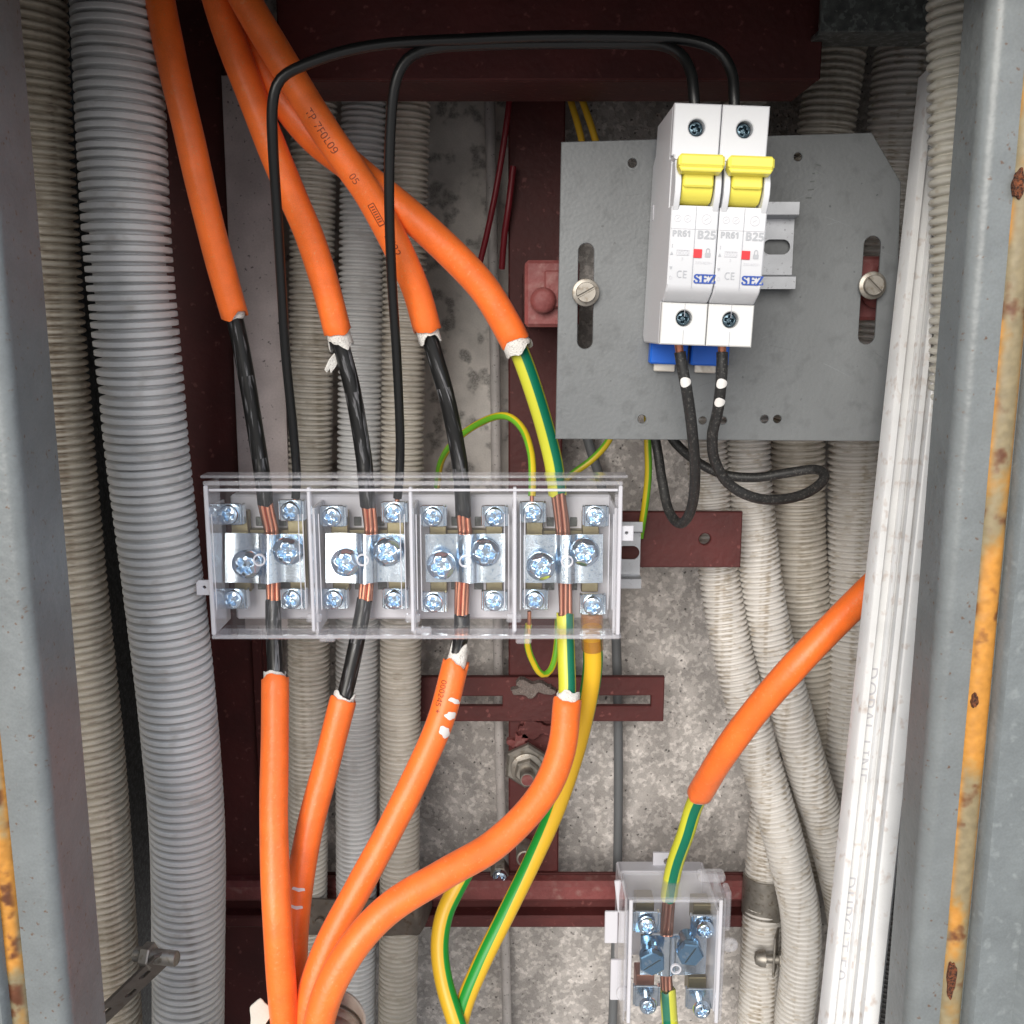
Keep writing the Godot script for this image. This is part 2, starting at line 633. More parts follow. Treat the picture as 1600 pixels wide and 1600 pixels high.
func make_wall_texture():
	# chipped concrete with pale flakes and pits; old plaster with mould at the upper left
	var W = 1024
	var H = 1536
	var chips = noise_bytes(W, H, 0.10, 11, FastNoiseLite.TYPE_CELLULAR, 1, FastNoiseLite.RETURN_CELL_VALUE, 9.0)
	var chips2 = noise_bytes(W, H, 0.21, 12, FastNoiseLite.TYPE_CELLULAR, 1, FastNoiseLite.RETURN_CELL_VALUE, 5.0)
	var fine = noise_bytes(W, H, 0.35, 13, FastNoiseLite.TYPE_SIMPLEX, 2)
	var low = noise_bytes(W, H, 0.012, 14, FastNoiseLite.TYPE_SIMPLEX, 4)
	var mould = noise_bytes(W, H, 0.022, 15, FastNoiseLite.TYPE_SIMPLEX, 5)
	var pits = noise_bytes(W, H, 0.06, 16, FastNoiseLite.TYPE_SIMPLEX, 2)
	var out = PackedByteArray(); out.resize(W * H * 3)
	var hm = PackedByteArray(); hm.resize(W * H)
	for y in H:
		var wy = 1.0 - float(y) / H
		for x in W:
			var i = y * W + x
			var lo = low[i] / 255.0
			var fn = fine[i] / 255.0
			var c1 = chips[i] / 255.0
			var c2 = chips2[i] / 255.0
			var k = 0.655 + (lo - 0.5) * 0.15 + (fn - 0.5) * 0.09
			var hgt = 0.5 + (fn - 0.5) * 0.2
			if c1 > 0.58 and lo > 0.34:
				k += 0.12 * (c1 - 0.25); hgt += 0.2
			if c2 > 0.74:
				k += 0.10; hgt += 0.18
			elif c2 < 0.22:
				k -= 0.02; hgt -= 0.10
			if pits[i] > 236:
				k *= 0.55; hgt -= 0.3
			var rr = k * 1.015; var gg = k * 0.985; var bb = k * 0.965
			# plaster
			var px = float(x) / W
			var pl = sm(0.435, 0.415, px + (lo - 0.5) * 0.03) * sm(0.42, 0.52, wy + (lo - 0.5) * 0.1)
			if pl > 0.0:
				var mo = sm(0.55, 0.88, mould[i] / 255.0) * (0.9 + 1.2 * (fn - 0.5))
				var pk = 0.84 + (lo - 0.5) * 0.16 + (fn - 0.5) * 0.05
				var q = lerp(pk, 0.42, clampf(mo, 0, 1) * 0.7)
				rr = lerp(rr, q * 1.01, pl); gg = lerp(gg, q * 0.985, pl); bb = lerp(bb, q * 0.96, pl)
				hgt = lerp(hgt, 0.55 + (fn - 0.5) * 0.1 - mo * 0.05, pl)
			out[i * 3] = int(clampf(rr * 255, 0, 255)); out[i * 3 + 1] = int(clampf(gg * 255, 0, 255)); out[i * 3 + 2] = int(clampf(bb * 255, 0, 255))
			hm[i] = int(clampf(hgt * 255, 0, 255))
	var m = StandardMaterial3D.new()
	m.resource_name = "chipped concrete"
	m.albedo_texture = tex_from(W, H, out)
	m.roughness = 0.92
	m.heightmap_enabled = true
	m.heightmap_texture = ImageTexture.create_from_image(Image.create_from_data(W, H, false, Image.FORMAT_L8, hm))
	m.heightmap_scale = 0.12
	return m


func scratched_plate(fine_h):
	# grey paint with soft smudges, pinholes and thin scratches
	var N = 1024
	var a = noise_bytes(N, N, 0.004, 131, FastNoiseLite.TYPE_SIMPLEX_SMOOTH, 4)
	var g = noise_bytes(N, N, 0.3, 132, FastNoiseLite.TYPE_SIMPLEX, 2)
	var d = noise_bytes(N, N, 0.016, 133, FastNoiseLite.TYPE_SIMPLEX, 6)
	var val = PackedFloat32Array(); val.resize(N * N)
	for i in N * N:
		var k = 1.0 + (a[i] / 127.5 - 1.0) * 0.05 + (g[i] / 127.5 - 1.0) * 0.025
		val[i] = k - 0.10 * sm(0.52, 1.0, d[i] / 255.0)
	var rg = RandomNumberGenerator.new()
	rg.seed = 9
	for q in 170:
		var x = rg.randf() * N; var y = rg.randf() * N
		var an = rg.randf_range(-0.7, 0.7) + (PI * 0.5 if rg.randf() < 0.3 else 0.0)
		var len = rg.randf_range(8, 90)
		var amt = rg.randf_range(-0.14, 0.16)
		var cv = rg.randf_range(-0.01, 0.01)
		for t in int(len):
			an += cv * 0.3
			x += cos(an); y += sin(an)
			var i = posmod(int(y), N) * N + posmod(int(x), N)
			val[i] += amt * (1.0 - t / len)
	for q in 260:
		var x = rg.randi() % N; var y = rg.randi() % N
		var r = 1 + rg.randi() % 3
		var amt = rg.randf_range(-0.3, 0.12)
		for yy in range(-r, r + 1):
			for xx in range(-r, r + 1):
				if xx * xx + yy * yy <= r * r * rg.randf(): val[posmod(y + yy, N) * N + posmod(x + xx, N)] += amt
	var out = PackedByteArray(); out.resize(N * N * 3)
	for i in N * N:
		out[i * 3] = int(clampf(val[i] * 108, 0, 255)); out[i * 3 + 1] = int(clampf(val[i] * 111, 0, 255)); out[i * 3 + 2] = int(clampf(val[i] * 113, 0, 255))
	return tri_mat("grey painted sheet steel", tex_from(N, N, out), 0.24, 0.42, 0.0, fine_h, 0.006)


func seal_material(rough_h):
	# orange sealant, overpainted grey in long stretches and rusted in spots
	var N = 512
	var a = noise_bytes(N, N, 0.006, 91, FastNoiseLite.TYPE_SIMPLEX, 4)
	var g = noise_bytes(N, N, 0.12, 92, FastNoiseLite.TYPE_SIMPLEX, 3)
	var r = noise_bytes(N, N, 0.022, 93, FastNoiseLite.TYPE_SIMPLEX, 5)
	var out = PackedByteArray(); out.resize(N * N * 3)
	for i in N * N:
		var k = 1.0 + (g[i] / 127.5 - 1.0) * 0.10
		var c = Color(0.74, 0.51, 0.21).lerp(Color(0.52, 0.47, 0.36), sm(0.38, 0.60, a[i] / 255.0 + (g[i] / 255.0 - 0.5) * 0.12))
		c = c.lerp(Color(0.36, 0.20, 0.11), sm(0.64, 0.80, r[i] / 255.0))
		out[i * 3] = int(clampf(c.r * k * 255, 0, 255)); out[i * 3 + 1] = int(clampf(c.g * k * 255, 0, 255)); out[i * 3 + 2] = int(clampf(c.b * k * 255, 0, 255))
	return tri_mat("old orange sealant", tex_from(N, N, out), 0.30, 0.55, 0.0, rough_h, 0.05)


func make_materials():
	var rough_h = tex_height(0.05, 71)
	var fine_h = tex_height(0.2, 72, 2)
	M.wall = make_wall_texture()
	M.red = tri_mat("dark red oxide paint", tex_paint(Color(0.325, 0.135, 0.13), 0.10, 0.04, Color(0.46, 0.26, 0.25), 0.80, 21), 0.16, 0.62, 0.0, rough_h, 0.015)
	M.red_dusty = tri_mat("dusty red oxide paint", tex_paint(Color(0.47, 0.245, 0.24), 0.12, 0.04, Color(0.55, 0.40, 0.38), 0.62, 24, [0.008, 0.25, 0.02], 3.0), 0.14, 0.62, 0.0, rough_h, 0.03)
	M.plate = scratched_plate(fine_h)
	M.plate_dull = tri_mat("weathered pale panel", tex_paint(Color(0.78, 0.735, 0.735), 0.08, 0.03, Color(0.40, 0.37, 0.37), 0.84, 34, [0.01, 0.2, 0.05]), 0.17, 0.7)
	M.frame = tri_mat("grey frame paint", tex_paint(Color(0.445, 0.462, 0.465), 0.05, 0.03, Color(0.36, 0.26, 0.20), 0.83, 41, [0.012, 0.2, 0.05], 9.0), 0.15, 0.38, 0.0, rough_h, 0.012)
	M.frame_worn = tri_mat("grey frame paint with pale scuffs", tex_paint(Color(0.435, 0.455, 0.46), 0.06, 0.03, Color(0.53, 0.55, 0.55), 0.70, 44, [0.012, 0.2, 0.025], 3.0), 0.13, 0.42, 0.0, rough_h, 0.015)
	M.seal = seal_material(rough_h)
	M.rust = tri_mat("rust", tex_paint(Color(0.40, 0.22, 0.12), 0.3, 0.15, Color(0.20, 0.11, 0.07), 0.6, 52, [0.03, 0.2, 0.06]), 0.05, 0.9, 0.0, rough_h, 0.08)
	M.conduit_grey = tri_mat("light grey conduit", tex_paint(Color(0.81, 0.81, 0.81), 0.05, 0.015, Color(0.67, 0.655, 0.64), 0.64, 54, [0.008, 0.2, 0.012], 2.5), 0.17, 0.42)
	M.conduit_beige = tri_mat("grimy beige conduit", tex_paint(Color(0.73, 0.69, 0.625), 0.10, 0.03, Color(0.54, 0.48, 0.41), 0.54, 57, [0.010, 0.2, 0.016], 2.5), 0.12, 0.6)
	M.conduit_old = tri_mat("old grey beige conduit", tex_paint(Color(0.80, 0.775, 0.735), 0.09, 0.02, Color(0.63, 0.59, 0.53), 0.56, 60, [0.010, 0.2, 0.016], 2.5), 0.13, 0.55)
	M.conduit_pale = tri_mat("pale conduit with brown grime", tex_paint(Color(0.82, 0.805, 0.785), 0.06, 0.02, Color(0.62, 0.57, 0.50), 0.58, 63, [0.010, 0.22, 0.018], 2.5), 0.11, 0.5)
	M.conduit_cream = tri_mat("cream conduit", tex_paint(Color(0.81, 0.795, 0.75), 0.05, 0.015, Color(0.66, 0.61, 0.53), 0.66, 66, [0.010, 0.2, 0.018], 2.5), 0.12, 0.42)
	M.pvc_white = tri_mat("white rigid plastic", tex_paint(Color(0.85, 0.85, 0.85), 0.03, 0.01, Color(0.73, 0.68, 0.65), 0.70, 67, [0.01, 0.2, 0.02], 3.0), 0.12, 0.33)
	M.orange = tri_mat("orange cable sheath", tex_paint(Color(0.965, 0.455, 0.175), 0.06, 0.03, Color(0.91, 0.55, 0.35), 0.76, 68, [0.012, 0.2, 0.045], 5.0), 0.09, 0.42, 0.0, rough_h, 0.008)
	M.orange.rim_enabled = true
	M.orange.rim = 0.15
	M.black = plain("black wire insulation", Color(0.095, 0.098, 0.10), 0.36)
	M.black_dusty = tri_mat("dusty black insulation", tex_paint(Color(0.16, 0.16, 0.16), 0.2, 0.12, Color(0.34, 0.33, 0.32), 0.70, 69, [0.02, 0.2, 0.05]), 0.05, 0.5)
	var talc = tex_talc()
	M.black_talc = plain("black core with talc", Color(1, 1, 1), 0.35)
	M.black_talc.albedo_texture = talc
	M.filler = tri_mat("white cable filler", tex_paint(Color(0.87, 0.86, 0.84), 0.08, 0.06, Color(0.72, 0.70, 0.68), 0.72, 70), 0.03, 0.8, 0.0, rough_h, 0.03)
	M.gy_pale = plain("yellow green insulation", Color(1, 1, 1), 0.38)
	M.gy_pale.albedo_texture = tex_stripes(Color(0.80, 0.80, 0.24), Color(0.04, 0.43, 0.33), 0.33)
	M.gy_thin = plain("thin yellow green insulation", Color(1, 1, 1), 0.4)
	M.gy_thin.albedo_texture = tex_stripes(Color(0.80, 0.70, 0.14), Color(0.40, 0.66, 0.16), 0.5)
	M.gy_deep = plain("deep yellow green insulation", Color(1, 1, 1), 0.38)
	M.gy_deep.albedo_texture = tex_stripes(Color(0.90, 0.72, 0.18), Color(0.10, 0.56, 0.20), 0.34)
	M.yellow_wire = plain("yellow insulation", Color(0.78, 0.62, 0.16), 0.45)
	M.red_wire = plain("dark red insulation", Color(0.50, 0.13, 0.17), 0.4)
	M.copper = plain("copper strands", Color(0.86, 0.58, 0.47), 0.36, 1.0)
	M.copper_dull = plain("dull copper strands", Color(0.74, 0.52, 0.44), 0.45, 1.0)
	M.zinc = tri_mat("blue zinc plate", tex_paint(Color(0.84, 0.885, 0.925), 0.05, 0.02, Color(0.68, 0.76, 0.84), 0.74, 73), 0.04, 0.17, 1.0, fine_h, 0.002)
	M.zinc_bright = plain("bright zinc", Color(0.82, 0.89, 0.955), 0.15, 1.0)
	M.zinc_dark = plain("dark passivated screw", Color(0.36, 0.43, 0.47), 0.35, 1.0)
	M.zinc_blue = plain("blue passivated bolt", Color(0.48, 0.66, 0.80), 0.26, 1.0)
	M.steel_old = tri_mat("old galvanised steel", tex_paint(Color(0.60, 0.58, 0.55), 0.12, 0.05, Color(0.46, 0.42, 0.37), 0.64, 75, [0.012, 0.2, 0.02], 3.0), 0.06, 0.45, 0.75)
	M.steel_brown = tri_mat("tarnished strap steel", tex_paint(Color(0.42, 0.385, 0.355), 0.15, 0.05, Color(0.33, 0.26, 0.20), 0.66, 76, [0.012, 0.2, 0.02], 3.0), 0.08, 0.55, 0.4)
	M.brass = plain("dull brass", Color(0.60, 0.56, 0.44), 0.42, 1.0)
	M.rail = tri_mat("galvanised rail", tex_paint(Color(0.70, 0.71, 0.73), 0.05, 0.03, Color(0.58, 0.58, 0.6), 0.8, 77), 0.06, 0.4, 0.65)
	M.base = plain("light grey moulded plastic", Color(0.80, 0.80, 0.83), 0.5)
	M.breaker = plain("white breaker plastic", Color(0.83, 0.835, 0.85), 0.42)
	M.breaker_low = plain("ivory white breaker plastic", Color(0.82, 0.82, 0.815), 0.42)
	M.breaker_line = plain("grey moulding line", Color(0.62, 0.63, 0.66), 0.6)
	M.yellow = plain("yellow toggle plastic", Color(0.92, 0.87, 0.36), 0.38)
	M.blue = plain("blue clip plastic", Color(0.06, 0.38, 0.80), 0.42)
	M.red_flag = plain("red indicator", Color(0.83, 0.17, 0.20), 0.4)
	M.ink = plain("grey print", Color(0.66, 0.67, 0.69), 0.6)
	M.ink_faint = plain("faint grey print", Color(0.79, 0.79, 0.81), 0.6)
	M.ink_blue = plain("blue print", Color(0.08, 0.26, 0.60), 0.5)
	M.ink_dark = plain("dark print", Color(0.50, 0.21, 0.11), 0.6)
	M.ink_rail = plain("grey trunking print", Color(0.71, 0.71, 0.73), 0.6)
	M.white_paint = plain("white marker paint", Color(0.88, 0.87, 0.86), 0.6)
	M.clear = clear("clear polycarbonate", Color(0.86, 0.87, 0.90), 0.012, 0.03)
	M.clear.metallic_specular = 0.36
	M.clear_edge = clear("polycarbonate rim", Color(0.88, 0.88, 0.91), 0.20, 0.10)
	M.clear_rib = clear("frosted polycarbonate rib", Color(0.90, 0.90, 0.93), 0.62, 0.2)
	M.shrink = clear("amber heat shrink", Color(0.72, 0.48, 0.26), 0.28, 0.15)
	M.mortar = tri_mat("grey mortar", tex_paint(Color(0.46, 0.42, 0.40), 0.1, 0.1, Color(0.56, 0.52, 0.50), 0.7, 95, [0.02, 0.2, 0.05]), 0.04, 0.9, 0.0, rough_h, 0.05)
	M.cable_light = tri_mat("pale grey round cable", tex_paint(Color(0.72, 0.70, 0.69), 0.06, 0.03, Color(0.45, 0.43, 0.42), 0.8, 79), 0.06, 0.5)
	M.cable_grey = plain("grey round cable", Color(0.40, 0.41, 0.42), 0.5)
	M.dark_panel = tri_mat("dark galvanised panel", tex_paint(Color(0.34, 0.355, 0.35), 0.25, 0.08, Color(0.45, 0.47, 0.46), 0.66, 81, [0.02, 0.2, 0.03]), 0.08, 0.6)


# ---------------------------------------------------------------- lettering
func text_mesh(txt, size, font_name = "Droid Sans", weight = 400, slant = 0.0, bold = 0.0):
	var t = TextMesh.new()
	var f = SystemFont.new()
	f.font_names = PackedStringArray([font_name])
	f.font_weight = weight
	var use = f
	if slant != 0.0 or bold != 0.0:
		var fv = FontVariation.new()
		fv.base_font = f
		fv.variation_embolden = bold
		fv.variation_transform = Transform2D(Vector2(1, slant), Vector2(0, 1), Vector2.ZERO)
		use = fv
	t.font = use
	t.text = txt
	t.font_size = 64
	t.pixel_size = 0.01
	t.depth = 0.0
	t.curve_step = 2.0
	t.horizontal_alignment = HORIZONTAL_ALIGNMENT_LEFT
	t.vertical_alignment = VERTICAL_ALIGNMENT_CENTER
	var arr = t.get_mesh_arrays()
	var b = MB.new()
	b.ix = arr[Mesh.ARRAY_INDEX]
	for p in arr[Mesh.ARRAY_VERTEX]:
		b.v.append(Vector3(p.x, p.y, 0) * size / 0.64)
		b.n.append(Vector3(0, 0, 1))
		b.uv.append(Vector2.ZERO)
	for i in range(0, b.ix.size(), 3):
		if (b.v[b.ix[i + 2]] - b.v[b.ix[i]]).cross(b.v[b.ix[i + 1]] - b.v[b.ix[i]]).z < 0:
			var q = b.ix[i + 1]; b.ix[i + 1] = b.ix[i + 2]; b.ix[i + 2] = q
	return b


func wrapped_text(txt, size, path, s0, ang, r, flip = false, font_name = "Droid Sans", grow_to = 0.0):
	# lettering bent round a cable: it runs along the path from s0 and its height goes round the sheath at ang
	var src = text_mesh(txt, size, font_name)
	var b = MB.new()
	b.ix = src.ix
	wrap_points(b, src.v, path, s0, ang, r, flip)
	return b


func wrap_points(b, pts, path, s0, ang, r, flip):
	var fr = frames_of(path)
	var cum = [0.0]
	for i in range(1, path.size()): cum.append(cum[-1] + path[i].distance_to(path[i - 1]))
	for p in pts:
		var s = s0 + (-p.x if flip else p.x)
		var k = 0
		while k < path.size() - 2 and cum[k + 1] < s: k += 1
		var f = (s - cum[k]) / max(1e-6, cum[k + 1] - cum[k])
		var a = ang - (-p.y if flip else p.y) / r
		var d = fr[k].x * cos(a) + fr[k].y * sin(a)
		b.v.append(path[k].lerp(path[k + 1], f) + d * (r + 0.00018))
		b.n.append(d)
		b.uv.append(Vector2.ZERO)
	for i in range(0, b.ix.size(), 3):
		var q0 = b.v[b.ix[i]]; var q1 = b.v[b.ix[i + 1]]; var q2 = b.v[b.ix[i + 2]]
		if (q2 - q0).cross(q1 - q0).dot(b.n[b.ix[i]]) < 0:
			var t = b.ix[i + 1]; b.ix[i + 1] = b.ix[i + 2]; b.ix[i + 2] = t


func wrapped_patch(poly, path, s0, ang, r, lift = 0.00012):
	# a thin dab of paint on a cable: polygon in (along, across) metres
	var b = MB.new()
	var fine = []
	var k = poly.size()
	var c = Vector2.ZERO
	for p in poly: c += p / k
	var pts = []
	var m = 5
	for i in k:
		for j in m + 1:
			pts.append(c.lerp(poly[i], float(j) / m))
	for i in k:
		for j in m:
			var a = i * (m + 1) + j
			var d = ((i + 1) % k) * (m + 1) + j
			b.ix.append_array([a, d, a + 1, d, d + 1, a + 1])
	var p3 = []
	for p in pts: p3.append(Vector3(p.x, p.y, 0))
	wrap_points(b, p3, path, s0, ang, r + lift, false)
	return b


# ---------------------------------------------------------------- cables
func strands(path, r_bundle, r_strand, turns_per_m = 14.0, seed = 1):
	var b = MB.new()
	var fr = frames_of(path)
	var cum = 0.0
	var k = path.size()
	for q in 7:
		var pts = PackedVector3Array()
		cum = 0.0
		for i in k:
			if i > 0: cum += path[i].distance_to(path[i - 1])
			if q == 6:
				pts.append(path[i])
			else:
				var a = q * TAU / 6 + cum * turns_per_m + seed
				pts.append(path[i] + (fr[i].x * cos(a) + fr[i].y * sin(a)) * r_bundle)
		b.add(mb_tube(pts, r_strand, 10), Transform3D.IDENTITY)
	return b


func sheathed_cable(called, label, group, sheath, core, cond, core_mat, u0, opt = {}):
	# sheath, core and cond are lists of points; each list goes on from the end of the one before
	var t = thing(called, label, "cable", sheath[0], group)
	var r = opt.get("r", 0.0066)
	var sp = spline(sheath, 0.004)
	var phase = opt.get("phase", 1.0)
	world(t, "sheath", mb_tube(sp, r, 32, 0.0, {"jag_end": opt.get("jag", 0.0011), "wall": 0.0013, "phase": phase, "wobble": 0.00010, "r_end": opt.get("r_end", r)}), M.orange)
	var k = sp.size()
	var dir = (sp[k - 1] - sp[k - 2]).normalized()
	var rim = opt.get("filler", 0.0035)
	var fp = PackedVector3Array([sp[k - 1] - dir * 0.006, sp[k - 1] - dir * 0.002, sp[k - 1] + dir * rim * 0.5, sp[k - 1] + dir * rim])
	world(t, "filler", mb_tube(fp, r - 0.0014, 30, 0.0, {"jag_end": opt.get("filler_jag", 0.0016), "wall": 0.0009, "phase": phase + 2.0, "r_end": r - opt.get("flare", 0.0014), "wobble": 0.0002}), M.filler)
	if core.size() > 1:
		var cp = spline([sp[k - 4]] + core, 0.004)
		world(t, "core", mb_tube(cp, opt.get("rc", 0.0039), 26, u0, {"jag_end": opt.get("core_jag", 0.0008), "wall": 0.0011, "phase": phase + 1.0, "wobble": 0.00004}), core_mat)
	if cond.size() > 1:
		world(t, "conductor", strands(spline(cond, 0.003), 0.0024, 0.00125, 14.0, phase), opt.get("metal", M.copper))
	return {"node": t, "path": sp, "r": r}


func wire(called, label, group, pts, r, mat, u0 = 0.0, bare = [], bare_r = 0.0012, sides = 18, twist = 0.0):
	var t = thing(called, label, "wire", pts[0], group)
	var p = spline(carried_on(pts), 0.003)
	world(t, "insulation", mb_tube(p, r, sides, u0, {"wobble": 0.00003, "phase": pts[0].x * 40, "twist": twist}), mat)
	if bare.size() > 1:
		world(t, "bare_end", mb_tube(spline(bare, 0.003), bare_r, 12), M.copper)
	return {"node": t, "path": p}


func carried_on(pts):
	# runs that leave the picture at the bottom go on down to the foot of the cabinet
	var q = pts[-1]
	if q.y > 0.95: return pts
	var d = (q - pts[-2]).normalized()
	return pts + [q + Vector3(d.x * 0.5, -1.0, d.z * 0.2) * (q.y - 0.70)]


func conduit(called, label, group, pts, r, depth, pitch, flat, mat, sides = 34, seed = 1, dents = 5):
	var t = thing(called, label, "conduit", pts[0], group)
	world(t, "ribbed_tube", mb_ribbed(spline(carried_on(pts), 0.003), r, depth, pitch, flat, sides, {"seed": seed, "dents": dents}), mat)
	return t


func box_at(parent, called, p, s, mat, c = 0.0004, rot = Vector3.ZERO):
	var o = mi(parent, called, mb_box(s, c), mat)
	return set_at(o, p, rot)


func rail_profile(parent, x0, x1, yc, z_lip, height, mat, slots, wt = 0.001):
	# a top hat rail: web at the back, two walls, two lips towards the front
	var hw = height * 0.5
	var zw = z_lip - 0.0075
	var L = x1 - x0
	var holes = []
	for s in slots: holes.append(slot_pts(Vector2(s[0] - x0, 0), s[1], s[2]))
	var web = mb_extrude(PackedVector2Array([Vector2(0, -hw + 0.005), Vector2(L, -hw + 0.005), Vector2(L, hw - 0.005), Vector2(0, hw - 0.005)]), holes, 0.0, wt)
	var w = mi(parent, "web", web, mat)
	set_at(w, Vector3(x0, yc, zw))
	for sg in [-1.0, 1.0]:
		var pr = PackedVector2Array([Vector2(0, 0), Vector2(0.0008, -0.0002), Vector2(0.0066, 0.0), Vector2(0.0075, 0.0008), Vector2(0.0075, 0.0058), Vector2(0.0066, 0.0058), Vector2(0.0064, 0.0013), Vector2(0.0058, 0.0009), Vector2(0, 0.0009)])
		var b = MB.new()
		var ex = mb_extrude(pr, [], 0.0, L)
		# profile (z, y) pushed along x
		var bs = Basis(Vector3(0, 0, 1), Vector3(0, sg, 0), Vector3(1, 0, 0))
		b.add(ex, Transform3D(bs, Vector3.ZERO))
		if bs.determinant() < 0:
			for i in range(0, b.ix.size(), 3):
				var q = b.ix[i]; b.ix[i] = b.ix[i + 1]; b.ix[i + 1] = q
		var lp = mi(parent, "lip", b, mat)
		set_at(lp, Vector3(x0, yc + sg * (hw - 0.0058), zw))


# ---------------------------------------------------------------- devices
func logo(parent, x, y, z, s):
	# the maker's mark: three slanted blue capitals between two blue bars
	var g = Node3D.new()
	g.name = "logo"
	parent.add_child(g, true)
	g.position = Vector3(x, y, z)
	var lt = text_mesh("SEZ", s * 1.5, "Droid Serif", 700, 0.0, 0.3)
	mi(g, "letters", lt, M.ink_blue, Vector3(-0.0001, 0, 0.0))
	for sg in [-1.0, 1.0]:
		var o = sg * s * 0.50
		var sk = 0.0 if sg < 0 else 0.0004
		var bar = mb_extrude(PackedVector2Array([Vector2(sk + 0.0005, o - 0.00022), Vector2(sk + s * 2.16, o - 0.00022), Vector2(sk + s * 2.2, o + 0.00022), Vector2(sk + 0.0006, o + 0.00022)]), [], -0.0001, 0.00003)
		mi(g, "bar", bar, M.ink_blue)
	return g


func make_breaker(at, roll, label):
	# origin on the rail: x across, y up, z forwards
	var t = thing("circuit_breaker", label, "circuit breaker", at, "two circuit breakers side by side on the rail")
	t.rotation.z = roll
	var w = 0.0172
	var prof = PackedVector2Array([Vector2(-0.0082, -0.0400), Vector2(-0.004, -0.0425), Vector2(0.0380, -0.0425), Vector2(0.0380, -0.0268), Vector2(0.0420, -0.0265), Vector2(0.0482, -0.0232), Vector2(0.0506, -0.0205), Vector2(0.0508, 0.0075), Vector2(0.0436, 0.0078), Vector2(0.0436, 0.0235), Vector2(0.0496, 0.0236), Vector2(0.0496, 0.0256), Vector2(0.0380, 0.0256), Vector2(0.0380, 0.0445), Vector2(-0.001, 0.0445), Vector2(-0.002, 0.0330), Vector2(-0.0082, 0.0300)])
	var ex = mb_extrude(prof, [], -w * 0.5, w * 0.5, 0.0005)
	var b = MB.new()
	# profile given as (z, y): turn it so that its first axis is z
	b.add(ex, Transform3D(Basis(Vector3(0, 0, 1), Vector3(0, 1, 0), Vector3(-1, 0, 0)), Vector3.ZERO))
	var body = mi(t, "body", b, M.breaker)
	# terminal faces with a round screw well
	for e in [[0.0352, 0.0183, 0.0360, M.breaker], [-0.0346, 0.0156, -0.0325, M.breaker_low]]:
		var hh = e[1] * 0.5
		var cy = e[0]
		var oc = PackedVector2Array([Vector2(-w * 0.5, cy - hh), Vector2(w * 0.5, cy - hh), Vector2(w * 0.5, cy + hh), Vector2(-w * 0.5, cy + hh)])
		var f = mi(t, "terminal_face", mb_extrude(oc, [ring_pts(Vector2(0, e[2]), 0.0031, 26)], 0.0381, 0.0425, 0.0004), e[3])
		mi(f, "well_floor", mb_extrude(ring_pts(Vector2(0, e[2]), 0.0033, 20), [], 0.03802, 0.03825), M.base)
		mi(f, "terminal_screw", screw_dark, M.zinc_dark, Vector3(0, e[2], 0.0382), Vector3(0, 0, 0.5 + e[2] * 20))
		for k in 2:
			if cy < 0: mi(f, "joint", mb_box(Vector3(0.00022, 0.0048 if k == 0 else 0.0052, 0.0001), 0.00002), M.breaker_line, Vector3(0.0, cy + (0.0052 if k == 0 else -0.0049), 0.04253))
	# toggle between two cheeks
	for sg in [-1.0, 1.0]:
		var arc = PackedVector2Array([Vector2(0.0500, 0.0058), Vector2(0.0573, 0.0058), Vector2(0.0592, 0.0085), Vector2(0.0604, 0.0120), Vector2(0.0602, 0.0160), Vector2(0.0585, 0.0195), Vector2(0.0560, 0.0234), Vector2(0.0500, 0.0234)])
		var cx = MB.new()
		cx.add(mb_extrude(arc, [], -0.0011, 0.0011, 0.0003), Transform3D(Basis(Vector3(0, 0, 1), Vector3(0, 1, 0), Vector3(-1, 0, 0)), Vector3.ZERO))
		mi(body, "cheek", cx, M.breaker, Vector3(sg * (w * 0.5 - 0.0014), 0, -0.0064))
	var tg = mi(t, "toggle", toggle_drum(), M.yellow, Vector3(0, 0, -0.0064))
	mi(tg, "handle", toggle_bar(), M.yellow, Vector3(0, 0.0206, 0.0605), Vector3(-0.15, 0, 0))
	# printed front: lines, symbols, lettering
	var zf = 0.05095
	var tilt = 0.0
	var pr = func(nm, x, y, sx, sy, m): mi(body, nm, mb_box(Vector3(sx, sy, 0.0001), 0.00001), m, Vector3(x, y, zf))
	pr.call("joint", 0.0004, -0.0072, 0.00018, 0.0290, M.breaker_line)
	pr.call("joint", 0.0, -0.0006, w * 0.98, 0.00014, M.ink_faint)
	mi(body, "lettering", text_mesh("PR61", 0.0030, "Droid Sans", 700, 0.0, 0.5), M.ink, Vector3(-0.0080, -0.0024, zf))
	mi(body, "lettering", text_mesh("B25", 0.0040, "Droid Sans", 700, 0.0, 0.3), M.ink, Vector3(0.0011, -0.0026, zf))
	mi(body, "lettering", text_mesh("CE", 0.0036, "Droid Sans", 400), M.ink, Vector3(-0.0055, -0.0168, zf))
	mi(body, "lettering", text_mesh("230/400V~", 0.0013, "Droid Sans"), M.ink_faint, Vector3(0.0012, -0.0124, zf))
	mi(body, "lettering", text_mesh("6000", 0.0018, "Droid Sans"), M.ink_faint, Vector3(-0.0054, -0.0090, zf))
	mi(body, "lettering", text_mesh("3", 0.0014, "Droid Sans"), M.ink_faint, Vector3(-0.0040, -0.0112, zf))
	mi(body, "lettering", text_mesh("I", 0.0016, "Droid Sans"), M.ink, Vector3(-0.0078, -0.0068, zf))
	mi(body, "lettering", text_mesh("O", 0.0018, "Droid Sans"), M.ink_faint, Vector3(-0.0082, -0.0180, zf))
